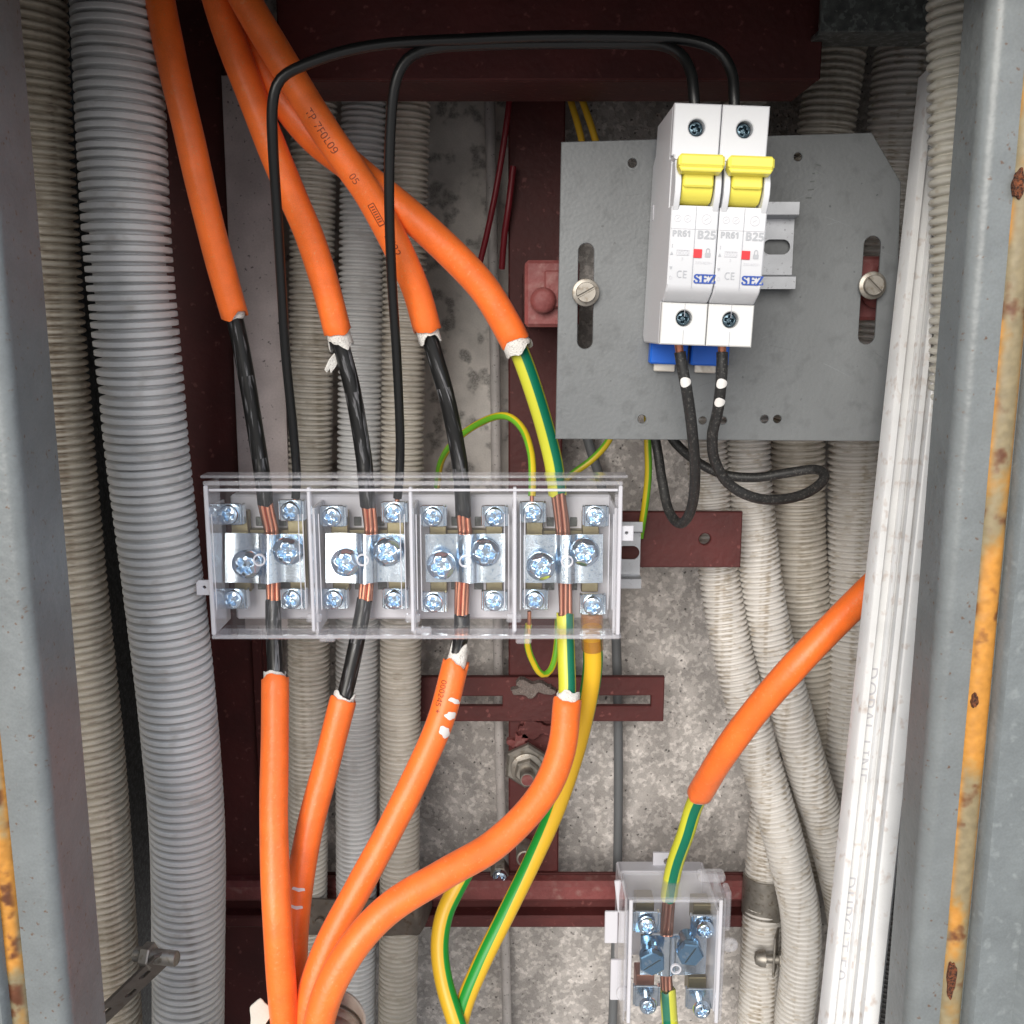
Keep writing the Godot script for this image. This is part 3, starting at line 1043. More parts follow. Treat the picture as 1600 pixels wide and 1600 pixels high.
	for e in [[-0.0094, 1.0], [-0.0146, -1.0]]:
		mi(body, "arrow", mb_extrude(PackedVector2Array([Vector2(-0.0005, -0.0005 * e[1]), Vector2(0.0005, -0.0005 * e[1]), Vector2(0.0, 0.0006 * e[1])]), [], -0.0001, 0.00005), M.ink, Vector3(-0.0076, e[0], zf))
	var frm = PackedVector2Array([Vector2(-0.0023, -0.001), Vector2(0.0023, -0.001), Vector2(0.0023, 0.001), Vector2(-0.0023, 0.001)])
	mi(body, "rating_frame", mb_extrude(frm, [inset_pts(ccw(frm), 0.00018)], -0.0001, 0.00005), M.ink_faint, Vector3(-0.0036, -0.0090, zf))
	mi(body, "padlock_print", mb_box(Vector3(0.0019, 0.0015, 0.0001), 0.00002), M.ink, Vector3(0.0056, -0.0096, zf))
	mi(body, "padlock_print", mb_extrude(slot_pts(Vector2.ZERO, 0.0014, 0.0026), [slot_pts(Vector2.ZERO, 0.0009, 0.0021)], -0.0001, 0.00003), M.ink, Vector3(0.0056, -0.0085, zf))
	for e in [[-0.0062, 0.0013], [-0.0026, 0.0013], [0.0043, 0.0018]]:
		mi(body, "approval_mark", mb_extrude(ring_pts(Vector2.ZERO, e[1], 22), [ring_pts(Vector2.ZERO, e[1] - 0.00022, 22)], -0.0001, 0.00005), M.ink_faint, Vector3(e[0], 0.0030, zf))
		mi(body, "approval_mark", mb_box(Vector3(e[1], 0.00025, 0.0001), 0.00001), M.ink_faint, Vector3(e[0], 0.0030, zf), Vector3(0, 0, 0.6))
	mi(t, "indicator_flag", mb_box(Vector3(0.0031, 0.0031, 0.0006), 0.0001), M.red_flag, Vector3(0.0019, -0.0092, zf - 0.0001))
	logo(body, 0.0010, -0.0182, zf, 0.0029)
	# blue snap-on foot behind and a grey release tab below it
	mi(t, "rail_clip", mb_box(Vector3(w * 0.93, 0.0970, 0.0064), 0.0006), M.blue, Vector3(0.0022, -0.0028, -0.0056))
	mi(t, "release_tab", mb_box(Vector3(0.0090, 0.0050, 0.0022), 0.0004), M.conduit_old, Vector3(0.001, -0.0520, -0.0060))
	return t


func toggle_drum():
	var b = MB.new()
	var pr = PackedVector2Array()
	for i in 15:
		var a = -0.9 + 2.0 * i / 14.0
		pr.append(Vector2(0.0492 + cos(a) * 0.0098, 0.0150 + sin(a) * 0.0078))
	pr.append(Vector2(0.0495, 0.0225)); pr.append(Vector2(0.0495, 0.0082))
	b.add(mb_extrude(pr, [], -0.0056, 0.0056, 0.0003), Transform3D(Basis(Vector3(0, 0, 1), Vector3(0, 1, 0), Vector3(-1, 0, 0)), Vector3.ZERO))
	return b


func toggle_bar():
	# a wide grip that flares from a narrow neck
	var b = MB.new()
	b.add(mb_box(Vector3(0.0164, 0.0048, 0.0062), 0.0010), Transform3D(Basis.IDENTITY, Vector3(0, 0.0010, 0.0012)))
	b.add(mb_extrude(PackedVector2Array([Vector2(-0.0070, -0.0026), Vector2(0.0070, -0.0026), Vector2(0.0080, -0.0010), Vector2(-0.0080, -0.0010)]), [], -0.0015, 0.0034, 0.0004), Transform3D.IDENTITY)
	b.add(mb_box(Vector3(0.0108, 0.0075, 0.0040), 0.0006), Transform3D(Basis.IDENTITY, Vector3(0, -0.0030, -0.0030)))
	return b


func terminal_clamp(parent, p, size, turn, sub_screw = true, lift = 0.0):
	# a small zinc pressure plate with a folded edge, on a brass foot, with its own screw
	var c = box_at(parent, "terminal_clamp", p, Vector3(size, size, 0.0016), M.zinc, 0.0003, Vector3(0.03, -0.03, 0))
	mi(c, "fold", mb_box(Vector3(0.0014, size * 0.94, 0.0042), 0.0004), M.zinc, Vector3(size * 0.5 + 0.0006, -0.0002, -0.0016))
	mi(c, "fold", mb_box(Vector3(0.0012, size * 0.9, 0.0036), 0.0003), M.zinc, Vector3(-size * 0.5 - 0.0004, 0, -0.0014))
	mi(c, "clamp_screw", screw_small, M.zinc_bright, Vector3(0, 0, 0.0008 + lift), Vector3(rng.randf_range(-0.12, 0.12), rng.randf_range(-0.12, 0.12), turn))
	if lift > 0: mi(c, "shank", mb_lathe([Vector2(0.0021, 0.0), Vector2(0.0021, lift + 0.001)], 16), M.zinc_bright, Vector3(0, 0, 0))
	return c


func clamp_plate(parent, p, w, h, turn, bend_x, lean = [0.0, 0.0]):
	# a pressed plate, flat at both sides and humped over the conductor
	var pts = []
	for i in 41:
		var x = -w * 0.5 + w * i / 40.0
		var z = 0.0021 * exp(-pow((x - bend_x) / 0.0038, 4)) + (0.0004 * sin(x * 300.0 + turn * 50.0))
		z += turn * (x + 0.006 if x < bend_x else 0.0)
		pts.append(Vector2(x, z))
	# the two wings are not clamped down alike: each leans back by its own angle
	var b = mb_sheet(pts, -h * 0.5, h * 0.5, 0.0014)
	for i in b.v.size():
		var k = lerp(lean[1], lean[0], smoothstep(bend_x + 0.002, bend_x - 0.002, b.v[i].x))
		b.v[i].z -= b.v[i].y * k
		b.n[i] = (b.n[i] + Vector3(0, k, 0) * b.n[i].z).normalized()
	return set_at(mi(parent, "clamp_plate", b, M.zinc), p)


func _ready():
	rng.seed = 77
	# ------------------------------------------------ camera, sky, daylight
	var cam = Camera3D.new()
	cam.fov = 54.5
	cam.near = 0.01
	cam.far = 50.0
	cam.position = Vector3(0, 1.3, 0)
	cam.rotation_degrees = Vector3(-10.6, 0, 0)
	add_child(cam)
	cam.current = true
	var env = Environment.new()
	env.background_mode = Environment.BG_SKY
	var sk = ProceduralSkyMaterial.new()
	sk.sky_top_color = Color(0.80, 0.86, 0.95)
	sk.sky_horizon_color = Color(0.90, 0.92, 0.95)
	sk.sky_curve = 0.25
	sk.ground_horizon_color = Color(0.70, 0.70, 0.70)
	sk.ground_bottom_color = Color(0.52, 0.51, 0.51)
	sk.ground_curve = 0.15
	sk.sun_angle_max = 5.0
	sk.energy_multiplier = 0.7
	var sky = Sky.new()
	sky.sky_material = sk
	env.sky = sky
	env.tonemap_mode = Environment.TONE_MAPPER_LINEAR
	env.tonemap_exposure = 2.4
	env.sdfgi_enabled = true
	env.ssao_enabled = true
	env.ssil_enabled = true
	var we = WorldEnvironment.new()
	we.environment = env
	add_child(we)
	var sun = DirectionalLight3D.new()
	sun.light_energy = 0.5
	sun.light_color = Color(1.0, 0.98, 0.95)
	sun.light_angular_distance = 40.0
	sun.shadow_enabled = true
	sun.rotation_degrees = Vector3(-19, -18, 0)
	add_child(sun)

	make_materials()
	screw_large = mb_screw_head(0.0069, 0.0052, true, 1).mesh()
	screw_small = mb_screw_head(0.0048, 0.0036, false, 2).mesh()
	screw_dark = mb_screw_head(0.0028, 0.0022, false, 3).mesh()
	build_setting()
	build_frames()
	build_steelwork()
	build_conduits()
	build_plate_and_breakers()
	build_terminal_block()
	build_small_terminal()
	build_cables()
	build_wires()
	build_fixings()


func build_setting():
	var t = thing("back_wall", "chipped grey concrete back wall with patches of mouldy plaster", "wall", Vector3(0, 0.7, -0.62), "", "structure")
	var b = MB.new()
	var x0 = -0.190; var x1 = 0.42; var y0 = 0.70; var y1 = 1.56
	var k = 0
	for p in [Vector3(x0, y0, -0.62), Vector3(x1, y0, -0.62), Vector3(x1, y1, -0.62), Vector3(x0, y1, -0.62)]:
		b.v.append(p); b.n.append(Vector3(0, 0, 1)); b.uv.append(Vector2((p.x + 0.20) / 0.48, 1.0 - (p.y - 0.78) / 0.72))
	b.ix.append_array([0, 2, 1, 0, 3, 2])
	world(t, "wall_face", b, M.wall)
	box_at(t, "wall_core", Vector3(0.116, 1.13, -0.822), Vector3(0.60, 0.86, 0.4), M.plate_dull, 0.001)
	var c = thing("cabinet_shell", "dark inside of the cabinet around the conduits", "cabinet", Vector3(0, 0.7, -0.5), "", "structure")
	for sg in [-1.0, 1.0]:
		box_at(c, "side_panel", Vector3(sg * 0.300, 1.13, -0.675), Vector3(0.004, 0.86, 0.685), M.dark_panel, 0.001)
	box_at(c, "cavity_back", Vector3(-0.243, 1.13, -1.015), Vector3(0.116, 0.86, 0.004), M.dark_panel, 0.001)
	box_at(c, "cavity_roof", Vector3(-0.243, 1.562, -0.82), Vector3(0.116, 0.004, 0.38), M.dark_panel, 0.001)
	box_at(c, "roof_panel", Vector3(0, 1.562, -0.46), Vector3(0.62, 0.004, 0.32), M.dark_panel, 0.001)
	box_at(c, "header", Vector3(0, 1.484, -0.325), Vector3(0.62, 0.150, 0.03), M.frame, 0.004)


func frame_extrude(parent, called, prof, y0, y1, mat, mirror, at):
	# profile in (x outwards, z) pushed along y
	var ex = mb_extrude(PackedVector2Array(prof), [], y0, y1)
	var b = MB.new()
	b.add(ex, Transform3D(Basis(Vector3(mirror, 0, 0), Vector3(0, 0, 1), Vector3(0, 1, 0)), Vector3.ZERO))
	if mirror > 0:
		for i in range(0, b.ix.size(), 3):
			var q = b.ix[i]; b.ix[i] = b.ix[i + 1]; b.ix[i + 1] = q
	var o = mi(parent, called, b, mat)
	return set_at(o, at)


func build_frames():
	# folded door frames with a rolled ridge, a run of old sealant and the outer flange
	var back = [0.030, 0.020]
	var profs = []
	for k in 2:
		var prof = [Vector2(0.0, -back[k]), Vector2(0.0, -0.0055)]
		for i in 10:
			var a = PI - PI * 0.5 * i / 9.0
			prof.append(Vector2(0.0050 + cos(a) * 0.0050, -0.0050 + sin(a) * 0.0050))
		prof.append_array([Vector2(0.0330, -0.0030), Vector2(0.0330, -0.0042), Vector2(0.0055, -0.0012), Vector2(0.0030, -0.0020), Vector2(0.0013, -0.0050), Vector2(0.0013, -back[k])])
		profs.append(prof)
	var seal = []
	for i in 11:
		var a = PI - PI * i / 10.0
		seal.append(Vector2(0.0160 + cos(a) * 0.0042, -0.0020 + sin(a) * 0.0030))
	var seal_left = []
	for q in seal: seal_left.append(q + Vector2(0.0035, 0.0))
	var outer = [Vector2(0.0205, -0.0015), Vector2(0.0210, 0.0035), Vector2(0.0222, 0.0048), Vector2(0.0360, 0.0050)]
	for i in 9:
		var a = PI * 0.75 - PI * 0.6 * i / 8.0
		outer.append(Vector2(0.0410 + cos(a) * 0.004, 0.0045 + sin(a) * 0.004))
	outer.append_array([Vector2(0.0900, 0.0050), Vector2(0.0900, 0.0030), Vector2(0.0235, 0.0030), Vector2(0.0222, -0.0015)])
	for e in [[-1.0, Vector3(-0.1655, 0.70, -0.33), "grey painted steel door frame beside the beige conduit"], [1.0, Vector3(0.1478, 0.70, -0.33), "grey painted steel door frame beside the white trunking, streaked with orange sealant"]]:
		var t = thing("door_frame", e[2], "door frame", e[1], "frames of the cabinet door")
		frame_extrude(t, "frame_profile", profs[0 if e[0] < 0 else 1], 0.0, 0.86, M.frame, e[0], e[1])
		frame_extrude(t, "outer_flange", outer, 0.0, 0.86, M.frame_worn, e[0], e[1])
		frame_extrude(t, "seal_strip", seal if e[0] > 0 else seal_left, 0.0, 0.86, M.seal, e[0], e[1])
	# overpainted smears and the rusty split at the foot of the right frame
	var rf = get_node("door_frame_001")
	for q in [[Vector3(0.1623, 1.0629, -0.3290), 0.0016, 0.0075], [Vector3(0.1616, 1.1714, -0.3290), 0.0011, 0.0026], [Vector3(0.1608, 1.3442, -0.3290), 0.0016, 0.0045]]:
		var pts = PackedVector2Array()
		for i in 30:
			var a = TAU * i / 30
			var w = 1.0 + 0.12 * sin(a * 3 + q[2] * 900) + 0.07 * sin(a * 7 + q[1] * 3000)
			pts.append(Vector2(cos(a) * q[1] * w, sin(a) * q[2] * w))
		var o = mi(rf, "rust_patch", mb_extrude(pts, [], -0.0030, 0.0003), M.rust)
		set_at(o, q[0])


func beam_mesh(w, h, d):
	return mb_box(Vector3(w, h, d), 0.0012)


func build_steelwork():
	var red_group = "red oxide painted steel parts of the cabinet"
	var a = Vector3(-0.1036, 1.4484, -0.4700); var c = Vector3(0.1372, 1.4076, -0.4700)
	var t = thing("steel_beam", "dark red steel crossbeam along the top behind the black wires", "beam", Vector3((a.x + c.x) * 0.5, c.y, -0.49), red_group)
	box_at(t, "beam_face", Vector3((a.x + c.x) * 0.5, (1.46 + c.y) * 0.5, -0.4715), Vector3(c.x - a.x, 1.46 - c.y, 0.003), M.red, 0.0008)
	box_at(t, "beam_flange", Vector3((a.x + c.x) * 0.5, c.y + 0.0012, -0.4935), Vector3(c.x - a.x - 0.001, 0.0024, 0.0405), M.red, 0.0006)

	# central upright
	a = Vector3(-0.0011, 1.3737, -0.5800); c = Vector3(0.0305, 1.3737, -0.5800)
	var w = c.x - a.x
	t = thing("steel_upright", "dark red flat steel upright behind the middle of the terminal block", "upright", Vector3((a.x + c.x) * 0.5, 1.02, -0.585), red_group)
	var foot = Vector3(0.0102, 0.9526, -0.5800)
	box_at(t, "flat_bar", Vector3((a.x + c.x) * 0.5 - 0.001, (1.50 + foot.y) * 0.5, -0.5850), Vector3(w, 1.50 - foot.y, 0.010), M.red, 0.001)
	# lumps of paint and mortar stuck on it
	for e in [[Vector3(0.0123, 1.0848, -0.5690), 0.012, 0.0042, M.mortar], [Vector3(0.0150, 1.0559, -0.5765), 0.012, 0.006, M.red], [Vector3(0.0047, 1.0475, -0.5765), 0.006, 0.005, M.red_dusty]]:
		var pts = PackedVector2Array()
		for i in 40:
			var an = TAU * i / 40
			var w2 = 1.0 + 0.20 * sin(an * 3 + e[1] * 700) + 0.16 * sin(an * 5 + e[2] * 900) + rng.randf_range(-0.12, 0.12)
			pts.append(Vector2(cos(an) * e[1] * w2, sin(an) * e[2] * (w2 + 0.25 * sin(an * 7))))
		set_at(mi(t, "paint_lump", mb_extrude(pts, [], -0.006, 0.0006, 0.0004), e[3]), e[0])

	# column at the left, with its pale panel
	a = Vector3(-0.1881, 1.2306, -0.5720); c = Vector3(-0.1474, 1.2306, -0.5720)
	t = thing("steel_column", "dark red steel column between the grey conduit and the pale panel", "column", Vector3((a.x + c.x) * 0.5, 0.75, -0.58), red_group)
	box_at(t, "column_face", Vector3((a.x + c.x) * 0.5 - 0.008, 1.13, -0.584), Vector3(c.x - a.x + 0.016, 0.84, 0.02), M.red, 0.002)
	box_at(t, "column_rib", Vector3(c.x - 0.006, 1.13, -0.5725), Vector3(0.006, 0.84, 0.0055), M.red, 0.001)
	a = Vector3(-0.1527, 1.4323, -0.5680); c = Vector3(-0.1340, 1.1221, -0.5680)
	t = thing("backing_panel", "narrow pale grey panel behind the leftmost stripped cable", "panel", Vector3((a.x + c.x) * 0.5, c.y, -0.568), "")
	var top = Vector3(-0.1561, 1.4323, -0.5680)
	set_at(mi(t, "sheet", mb_extrude(PackedVector2Array([Vector2(Vector3(-0.1585, 1.2311, -0.5680).x, c.y), Vector2(Vector3(-0.1287, 1.2311, -0.5680).x, c.y), Vector2(Vector3(-0.1287, 1.2311, -0.5680).x, top.y), Vector2(top.x, top.y)]), [], -0.0015, 0.0, 0.0003), M.plate_dull), Vector3(0, 0, -0.5675))

	# slotted bracket below the block
	a = Vector3(-0.0567, 1.0904, -0.5660); c = Vector3(0.0927, 1.0620, -0.5660)
	t = thing("slotted_bracket", "dark red slotted flat bracket crossing the upright below the terminal block", "bracket", Vector3((a.x + c.x) * 0.5, c.y, -0.57), red_group)
	var s0 = Vector3(0.0469, 1.0787, -0.5660); var s1 = Vector3(0.0848, 1.0718, -0.5660)
	var r0 = Vector3(-0.0423, 1.0783, -0.5660); var r1 = Vector3(-0.0058, 1.0718, -0.5660)
	var hole = PackedVector2Array([Vector2(s0.x, s1.y), Vector2(s1.x, s1.y), Vector2(s1.x, s0.y), Vector2(s0.x, s0.y)])
	var hole2 = PackedVector2Array([Vector2(r0.x, r1.y), Vector2(r1.x, r1.y), Vector2(r1.x, r0.y), Vector2(r0.x, r0.y)])
	set_at(mi(t, "flat_bar", mb_extrude(PackedVector2Array([Vector2(a.x, c.y), Vector2(c.x, c.y), Vector2(c.x, a.y), Vector2(a.x, a.y)]), [hole, hole2], -0.0045, 0.0, 0.0005), M.red), Vector3(0, 0, -0.5745))

	# bracket that carries the rail of the terminal block
	a = Vector3(0.0473, 1.2034, -0.5160); c = Vector3(0.1220, 1.1732, -0.5160)
	var hc = Vector3(0.1026, 1.1886, -0.5160)
	t = thing("rail_bracket", "dark red flat bracket with one round hole, right of the terminal block", "bracket", Vector3((a.x + c.x) * 0.5, c.y, -0.52), red_group)
	set_at(mi(t, "flat_bar", mb_extrude(PackedVector2Array([Vector2(-0.14, c.y), Vector2(c.x, c.y), Vector2(c.x, a.y), Vector2(-0.14, a.y)]), [ring_pts(Vector2(hc.x, hc.y), 0.0031, 22)], -0.004, 0.0, 0.0005), M.red), Vector3(0, 0, -0.5165))

	# lower rail
	a = Vector3(-0.2039, 0.9594, -0.5680); c = Vector3(0.1473, 0.9285, -0.5680)
	t = thing("lower_rail", "dark red mounting rail low down behind the orange cables", "rail", Vector3((a.x + c.x) * 0.5, c.y, -0.57), red_group)
	var h = a.y - c.y
	var xc = (a.x + c.x) * 0.5
	box_at(t, "web", Vector3(xc, (a.y + c.y) * 0.5, -0.5775), Vector3(c.x - a.x, h, 0.003), M.red, 0.0004)
	box_at(t, "upper_lip", Vector3(xc, a.y - h * 0.22, -0.5712), Vector3(c.x - a.x, h * 0.44, 0.012), M.red_dusty, 0.003)
	box_at(t, "lower_lip", Vector3(xc, c.y + h * 0.13, -0.5712), Vector3(c.x - a.x, h * 0.26, 0.012), M.red, 0.0012)

	# dark panel at the upper right corner
	a = Vector3(0.1314, 1.4437, -0.4550); c = Vector3(0.1832, 1.4234, -0.4550)
	t = thing("corner_panel", "dark galvanised sheet above the two fat conduits at the upper right", "panel", Vector3((a.x + c.x) * 0.5, c.y, -0.455), "")
	box_at(t, "sheet", Vector3((a.x + c.x) * 0.5, (a.y + c.y) * 0.5 + 0.01, -0.4565), Vector3(c.x - a.x, a.y - c.y + 0.02, 0.003), M.dark_panel, 0.0005)
	box_at(t, "folded_edge", Vector3((a.x + c.x) * 0.5, c.y + 0.001, -0.468), Vector3(c.x - a.x - 0.001, 0.002, 0.02), M.dark_panel, 0.0004)


func build_conduits():
	var g = "corrugated plastic conduits"
	conduit("corrugated_conduit", "thick light grey ribbed conduit, largest of all, left of the orange cables", g, [Vector3(-0.1663, 1.4502, -0.4520), Vector3(-0.1669, 1.4352, -0.4520), Vector3(-0.1684, 1.3840, -0.4520), Vector3(-0.1692, 1.3304, -0.4520), Vector3(-0.1685, 1.2741, -0.4550), Vector3(-0.1686, 1.2446, -0.4570), Vector3(-0.1669, 1.1826, -0.4610), Vector3(-0.1653, 1.1165, -0.4650), Vector3(-0.1661, 1.0454, -0.4700), Vector3(-0.1713, 0.9698, -0.4740), Vector3(-0.1759, 0.8924, -0.4740)], 0.0186, 0.0032, 0.0041, 0.66, M.conduit_grey, 44, 3, 9)
	conduit("corrugated_conduit", "grimy beige ribbed conduit squeezed against the left door frame", g, [Vector3(-0.2053, 1.4511, -0.4550), Vector3(-0.2075, 1.4106, -0.4550), Vector3(-0.2100, 1.3582, -0.4580), Vector3(-0.2125, 1.2737, -0.4620), Vector3(-0.2132, 1.1814, -0.4660), Vector3(-0.2125, 1.0804, -0.4700), Vector3(-0.2149, 0.9885, -0.4740), Vector3(-0.2175, 0.8907, -0.4760)], 0.0165, 0.0026, 0.0036, 0.30, M.conduit_beige, 40, 4, 6)
	var mid = "three slim conduits behind the terminal block"
	conduit("corrugated_conduit", "slim beige ribbed conduit, leftmost of the three behind the terminal block", mid, [Vector3(-0.1021, 1.4469, -0.5530), Vector3(-0.1063, 1.3703, -0.5530), Vector3(-0.1111, 1.2685, -0.5530), Vector3(-0.1162, 1.1592, -0.5530), Vector3(-0.1210, 1.0416, -0.5530), Vector3(-0.1250, 0.9581, -0.5530), Vector3(-0.1298, 0.8362, -0.5500)], 0.0122, 0.0021, 0.0031, 0.34, M.conduit_old, 30, 5)
	conduit("corrugated_conduit", "slim light grey ribbed conduit, middle one of the three behind the terminal block", mid, [Vector3(-0.0755, 1.4469, -0.5530), Vector3(-0.0796, 1.3703, -0.5530), Vector3(-0.0838, 1.2685, -0.5530), Vector3(-0.0884, 1.1592, -0.5530), Vector3(-0.0925, 1.0416, -0.5530), Vector3(-0.0949, 0.9581, -0.5530), Vector3(-0.0983, 0.8362, -0.5500)], 0.0124, 0.0021, 0.0031, 0.34, M.conduit_grey, 30, 6)
	conduit("corrugated_conduit", "slim beige ribbed conduit beside the mouldy plaster, rightmost of the three behind the terminal block", mid, [Vector3(-0.0532, 1.4469, -0.5530), Vector3(-0.0567, 1.3703, -0.5530), Vector3(-0.0601, 1.2685, -0.5530), Vector3(-0.0634, 1.1592, -0.5530), Vector3(-0.0666, 1.0416, -0.5530), Vector3(-0.0687, 0.9581, -0.5530), Vector3(-0.0725, 0.8362, -0.5500)], 0.0121, 0.0021, 0.0031, 0.34, M.conduit_old, 30, 7)
	var rt = "pale conduits at the right, below the breaker plate"
	conduit("corrugated_conduit", "pale slim ribbed conduit passing closest to the red bracket and the single terminal", rt, [Vector3(0.0969, 1.4466, -0.5520), Vector3(0.0999, 1.3702, -0.5520), Vector3(0.1059, 1.2685, -0.5520), Vector3(0.1114, 1.2044, -0.5500), Vector3(0.1169, 1.1642, -0.5480), Vector3(0.1244, 1.1236, -0.5450), Vector3(0.1336, 1.0869, -0.5400), Vector3(0.1436, 1.0512, -0.5350), Vector3(0.1587, 1.0020, -0.5300), Vector3(0.1703, 0.9517, -0.5300), Vector3(0.1691, 0.8881, -0.5300), Vector3(0.1660, 0.8353, -0.5300)], 0.0117, 0.0021, 0.0031, 0.34, M.conduit_pale, 30, 8)
	conduit("corrugated_conduit", "pale slim ribbed conduit bending under the orange cable, second from the red bracket", rt, [Vector3(0.1191, 1.4461, -0.5500), Vector3(0.1230, 1.3699, -0.5500), Vector3(0.1290, 1.2688, -0.5480), Vector3(0.1323, 1.2159, -0.5460), Vector3(0.1405, 1.1610, -0.5460), Vector3(0.1485, 1.1236, -0.5450), Vector3(0.1601, 1.0853, -0.5440), Vector3(0.1725, 1.0466, -0.5450), Vector3(0.1924, 0.9908, -0.5500), Vector3(0.2071, 0.9353, -0.5550), Vector3(0.2222, 0.8184, -0.5600)], 0.0121, 0.0021, 0.0031, 0.34, M.conduit_pale, 30, 9)
	conduit("corrugated_conduit", "thick pale ribbed conduit with a fat grimy top above the breaker plate", rt, [Vector3(0.1746, 1.4774, -0.5720), Vector3(0.1755, 1.4520, -0.5720), Vector3(0.1731, 1.4227, -0.5720), Vector3(0.1707, 1.3899, -0.5740), Vector3(0.1679, 1.3212, -0.5780), Vector3(0.1669, 1.2485, -0.5790), Vector3(0.1699, 1.1916, -0.5790), Vector3(0.1739, 1.1526, -0.5790), Vector3(0.1799, 1.1122, -0.5800), Vector3(0.1861, 1.0692, -0.5850), Vector3(0.1907, 1.0015, -0.5920), Vector3(0.1855, 0.9309, -0.5970), Vector3(0.1820, 0.7866, -0.5970)], 0.0155, 0.0025, 0.0036, 0.34, M.conduit_old, 34, 10)
	conduit("corrugated_conduit", "thick pale ribbed conduit nearest to the white trunking, half hidden by the plate corner", rt, [Vector3(0.2072, 1.4753, -0.5650), Vector3(0.2083, 1.4501, -0.5650), Vector3(0.2077, 1.4212, -0.5650), Vector3(0.2076, 1.3890, -0.5680), Vector3(0.2049, 1.3210, -0.5720), Vector3(0.1994, 1.2489, -0.5740), Vector3(0.2012, 1.1926, -0.5740), Vector3(0.2041, 1.1341, -0.5740), Vector3(0.2055, 1.0727, -0.5760), Vector3(0.2135, 0.9858, -0.5800), Vector3(0.2301, 0.8012, -0.5800)], 0.0155, 0.0025, 0.0036, 0.34, M.conduit_pale, 34, 11)
	conduit("corrugated_conduit", "short pale ribbed conduit held by the bolted clamp at the lower right", rt, [Vector3(0.1641, 1.0411, -0.5720), Vector3(0.1593, 1.0136, -0.5680), Vector3(0.1561, 0.9742, -0.5620), Vector3(0.1544, 0.9340, -0.5570), Vector3(0.1529, 0.8710, -0.5520), Vector3(0.1520, 0.8178, -0.5500)], 0.0122, 0.0021, 0.0031, 0.34, M.conduit_pale, 30, 12)
	conduit("corrugated_conduit", "cream ribbed conduit in front at the upper right, against the door frame", g, [Vector3(0.1661, 1.4335, -0.4020), Vector3(0.1683, 1.4068, -0.4020), Vector3(0.1712, 1.3747, -0.4020), Vector3(0.1756, 1.3270, -0.4020), Vector3(0.1792, 1.2771, -0.4020), Vector3(0.1836, 1.2242, -0.4050), Vector3(0.1854, 1.1689, -0.4050), Vector3(0.1868, 1.1108, -0.4050), Vector3(0.1898, 1.0179, -0.4050)], 0.0112, 0.0020, 0.0038, 0.34, M.conduit_cream, 34, 13)
	conduit("corrugated_conduit", "dark ribbed conduit glimpsed in the gap beside the right door frame", g, [Vector3(0.2125, 1.2197, -0.5000), Vector3(0.2109, 1.1727, -0.5000), Vector3(0.2111, 1.1205, -0.5000), Vector3(0.2113, 1.0479, -0.5000), Vector3(0.2118, 0.9517, -0.5000), Vector3(0.2149, 0.8700, -0.5000)], 0.011, 0.0013, 0.003, 0.36, M.black_dusty, 26, 14)

	# the wide pipe that the lower orange cables drop into
	var p = Vector3(-0.0925, 0.9839, -0.4050)
	var t = thing("cable_pipe", "wide white ribbed pipe mouth that swallows the four lower orange cables", "pipe", p - Vector3(0, 0.26, 0), "")
	var path = PackedVector3Array()
	for i in 48: path.append(p + Vector3(0, -0.26 + 0.26 * i / 47.0, 0))
	world(t, "outer_wall", mb_ribbed(path, 0.0262, 0.0022, 0.0052, 0.5, 44, {"seed": 21, "dents": 3}), M.conduit_cream)
	var inner = mb_ribbed(path, 0.0238, 0.0022, 0.0052, 0.45, 44, {"seed": 22, "dents": 0})
	for i in range(0, inner.ix.size(), 3):
		var q = inner.ix[i]; inner.ix[i] = inner.ix[i + 1]; inner.ix[i + 1] = q
	for i in inner.n.size(): inner.n[i] = -inner.n[i]
	world(t, "inner_wall", inner, M.conduit_cream)
	world(t, "cut_rim", mb_tube(PackedVector3Array([p - Vector3(0, 0.005, 0), p, p + Vector3(0, 0.0015, 0)]), 0.0254, 44, 0.0, {"jag_end": 0.0012, "wall": 0.0016, "phase": 2.0}), M.conduit_cream)
	var fl = PackedVector2Array()
	for i in 24:
		var a = TAU * i / 24
		fl.append(Vector2(cos(a) * 0.0046 * (1.0 + 0.2 * sin(a * 3 + 1.0)), sin(a) * 0.0070 * (1.0 + 0.08 * sin(a * 5))))
	set_at(mi(t, "torn_flap", mb_extrude(fl, [], -0.0006, 0.0006, 0.0002), M.conduit_cream), Vector3(-0.1149, 0.9921, -0.4020), Vector3(-0.2, 0.35, -0.15))

	# white trunking leaning in the corner
	var lo = Vector3(0.1374, 0.9931, -0.3640); var hi = Vector3(0.1780, 1.3999, -0.4310)
	t = thing("cable_trunking", "long white plastic trunking leaning beside the right door frame", "trunking", lo, "")
	var prof = PackedVector2Array([Vector2(-0.0108, -0.004), Vector2(-0.0108, 0.0036), Vector2(-0.0103, 0.0042), Vector2(-0.0078, 0.0042), Vector2(-0.0074, 0.0038), Vector2(-0.0074, 0.0018), Vector2(-0.0034, 0.0018), Vector2(-0.0034, 0.0034), Vector2(-0.0030, 0.0038), Vector2(-0.0022, 0.0038), Vector2(-0.0018, 0.0022), Vector2(-0.0006, 0.0022), Vector2(-0.0004, 0.0046), Vector2(0.0016, 0.0050), Vector2(0.0020, 0.0034), Vector2(0.0028, 0.0034), Vector2(0.0032, 0.0056), Vector2(0.0040, 0.0060), Vector2(0.0094, 0.0056), Vector2(0.0108, 0.0044), Vector2(0.0108, -0.004)])
	for i in prof.size():
		if prof[i].y > 0: prof[i].y *= 1.4
	var len = lo.distance_to(hi)
	var ax = (hi - lo).normalized()
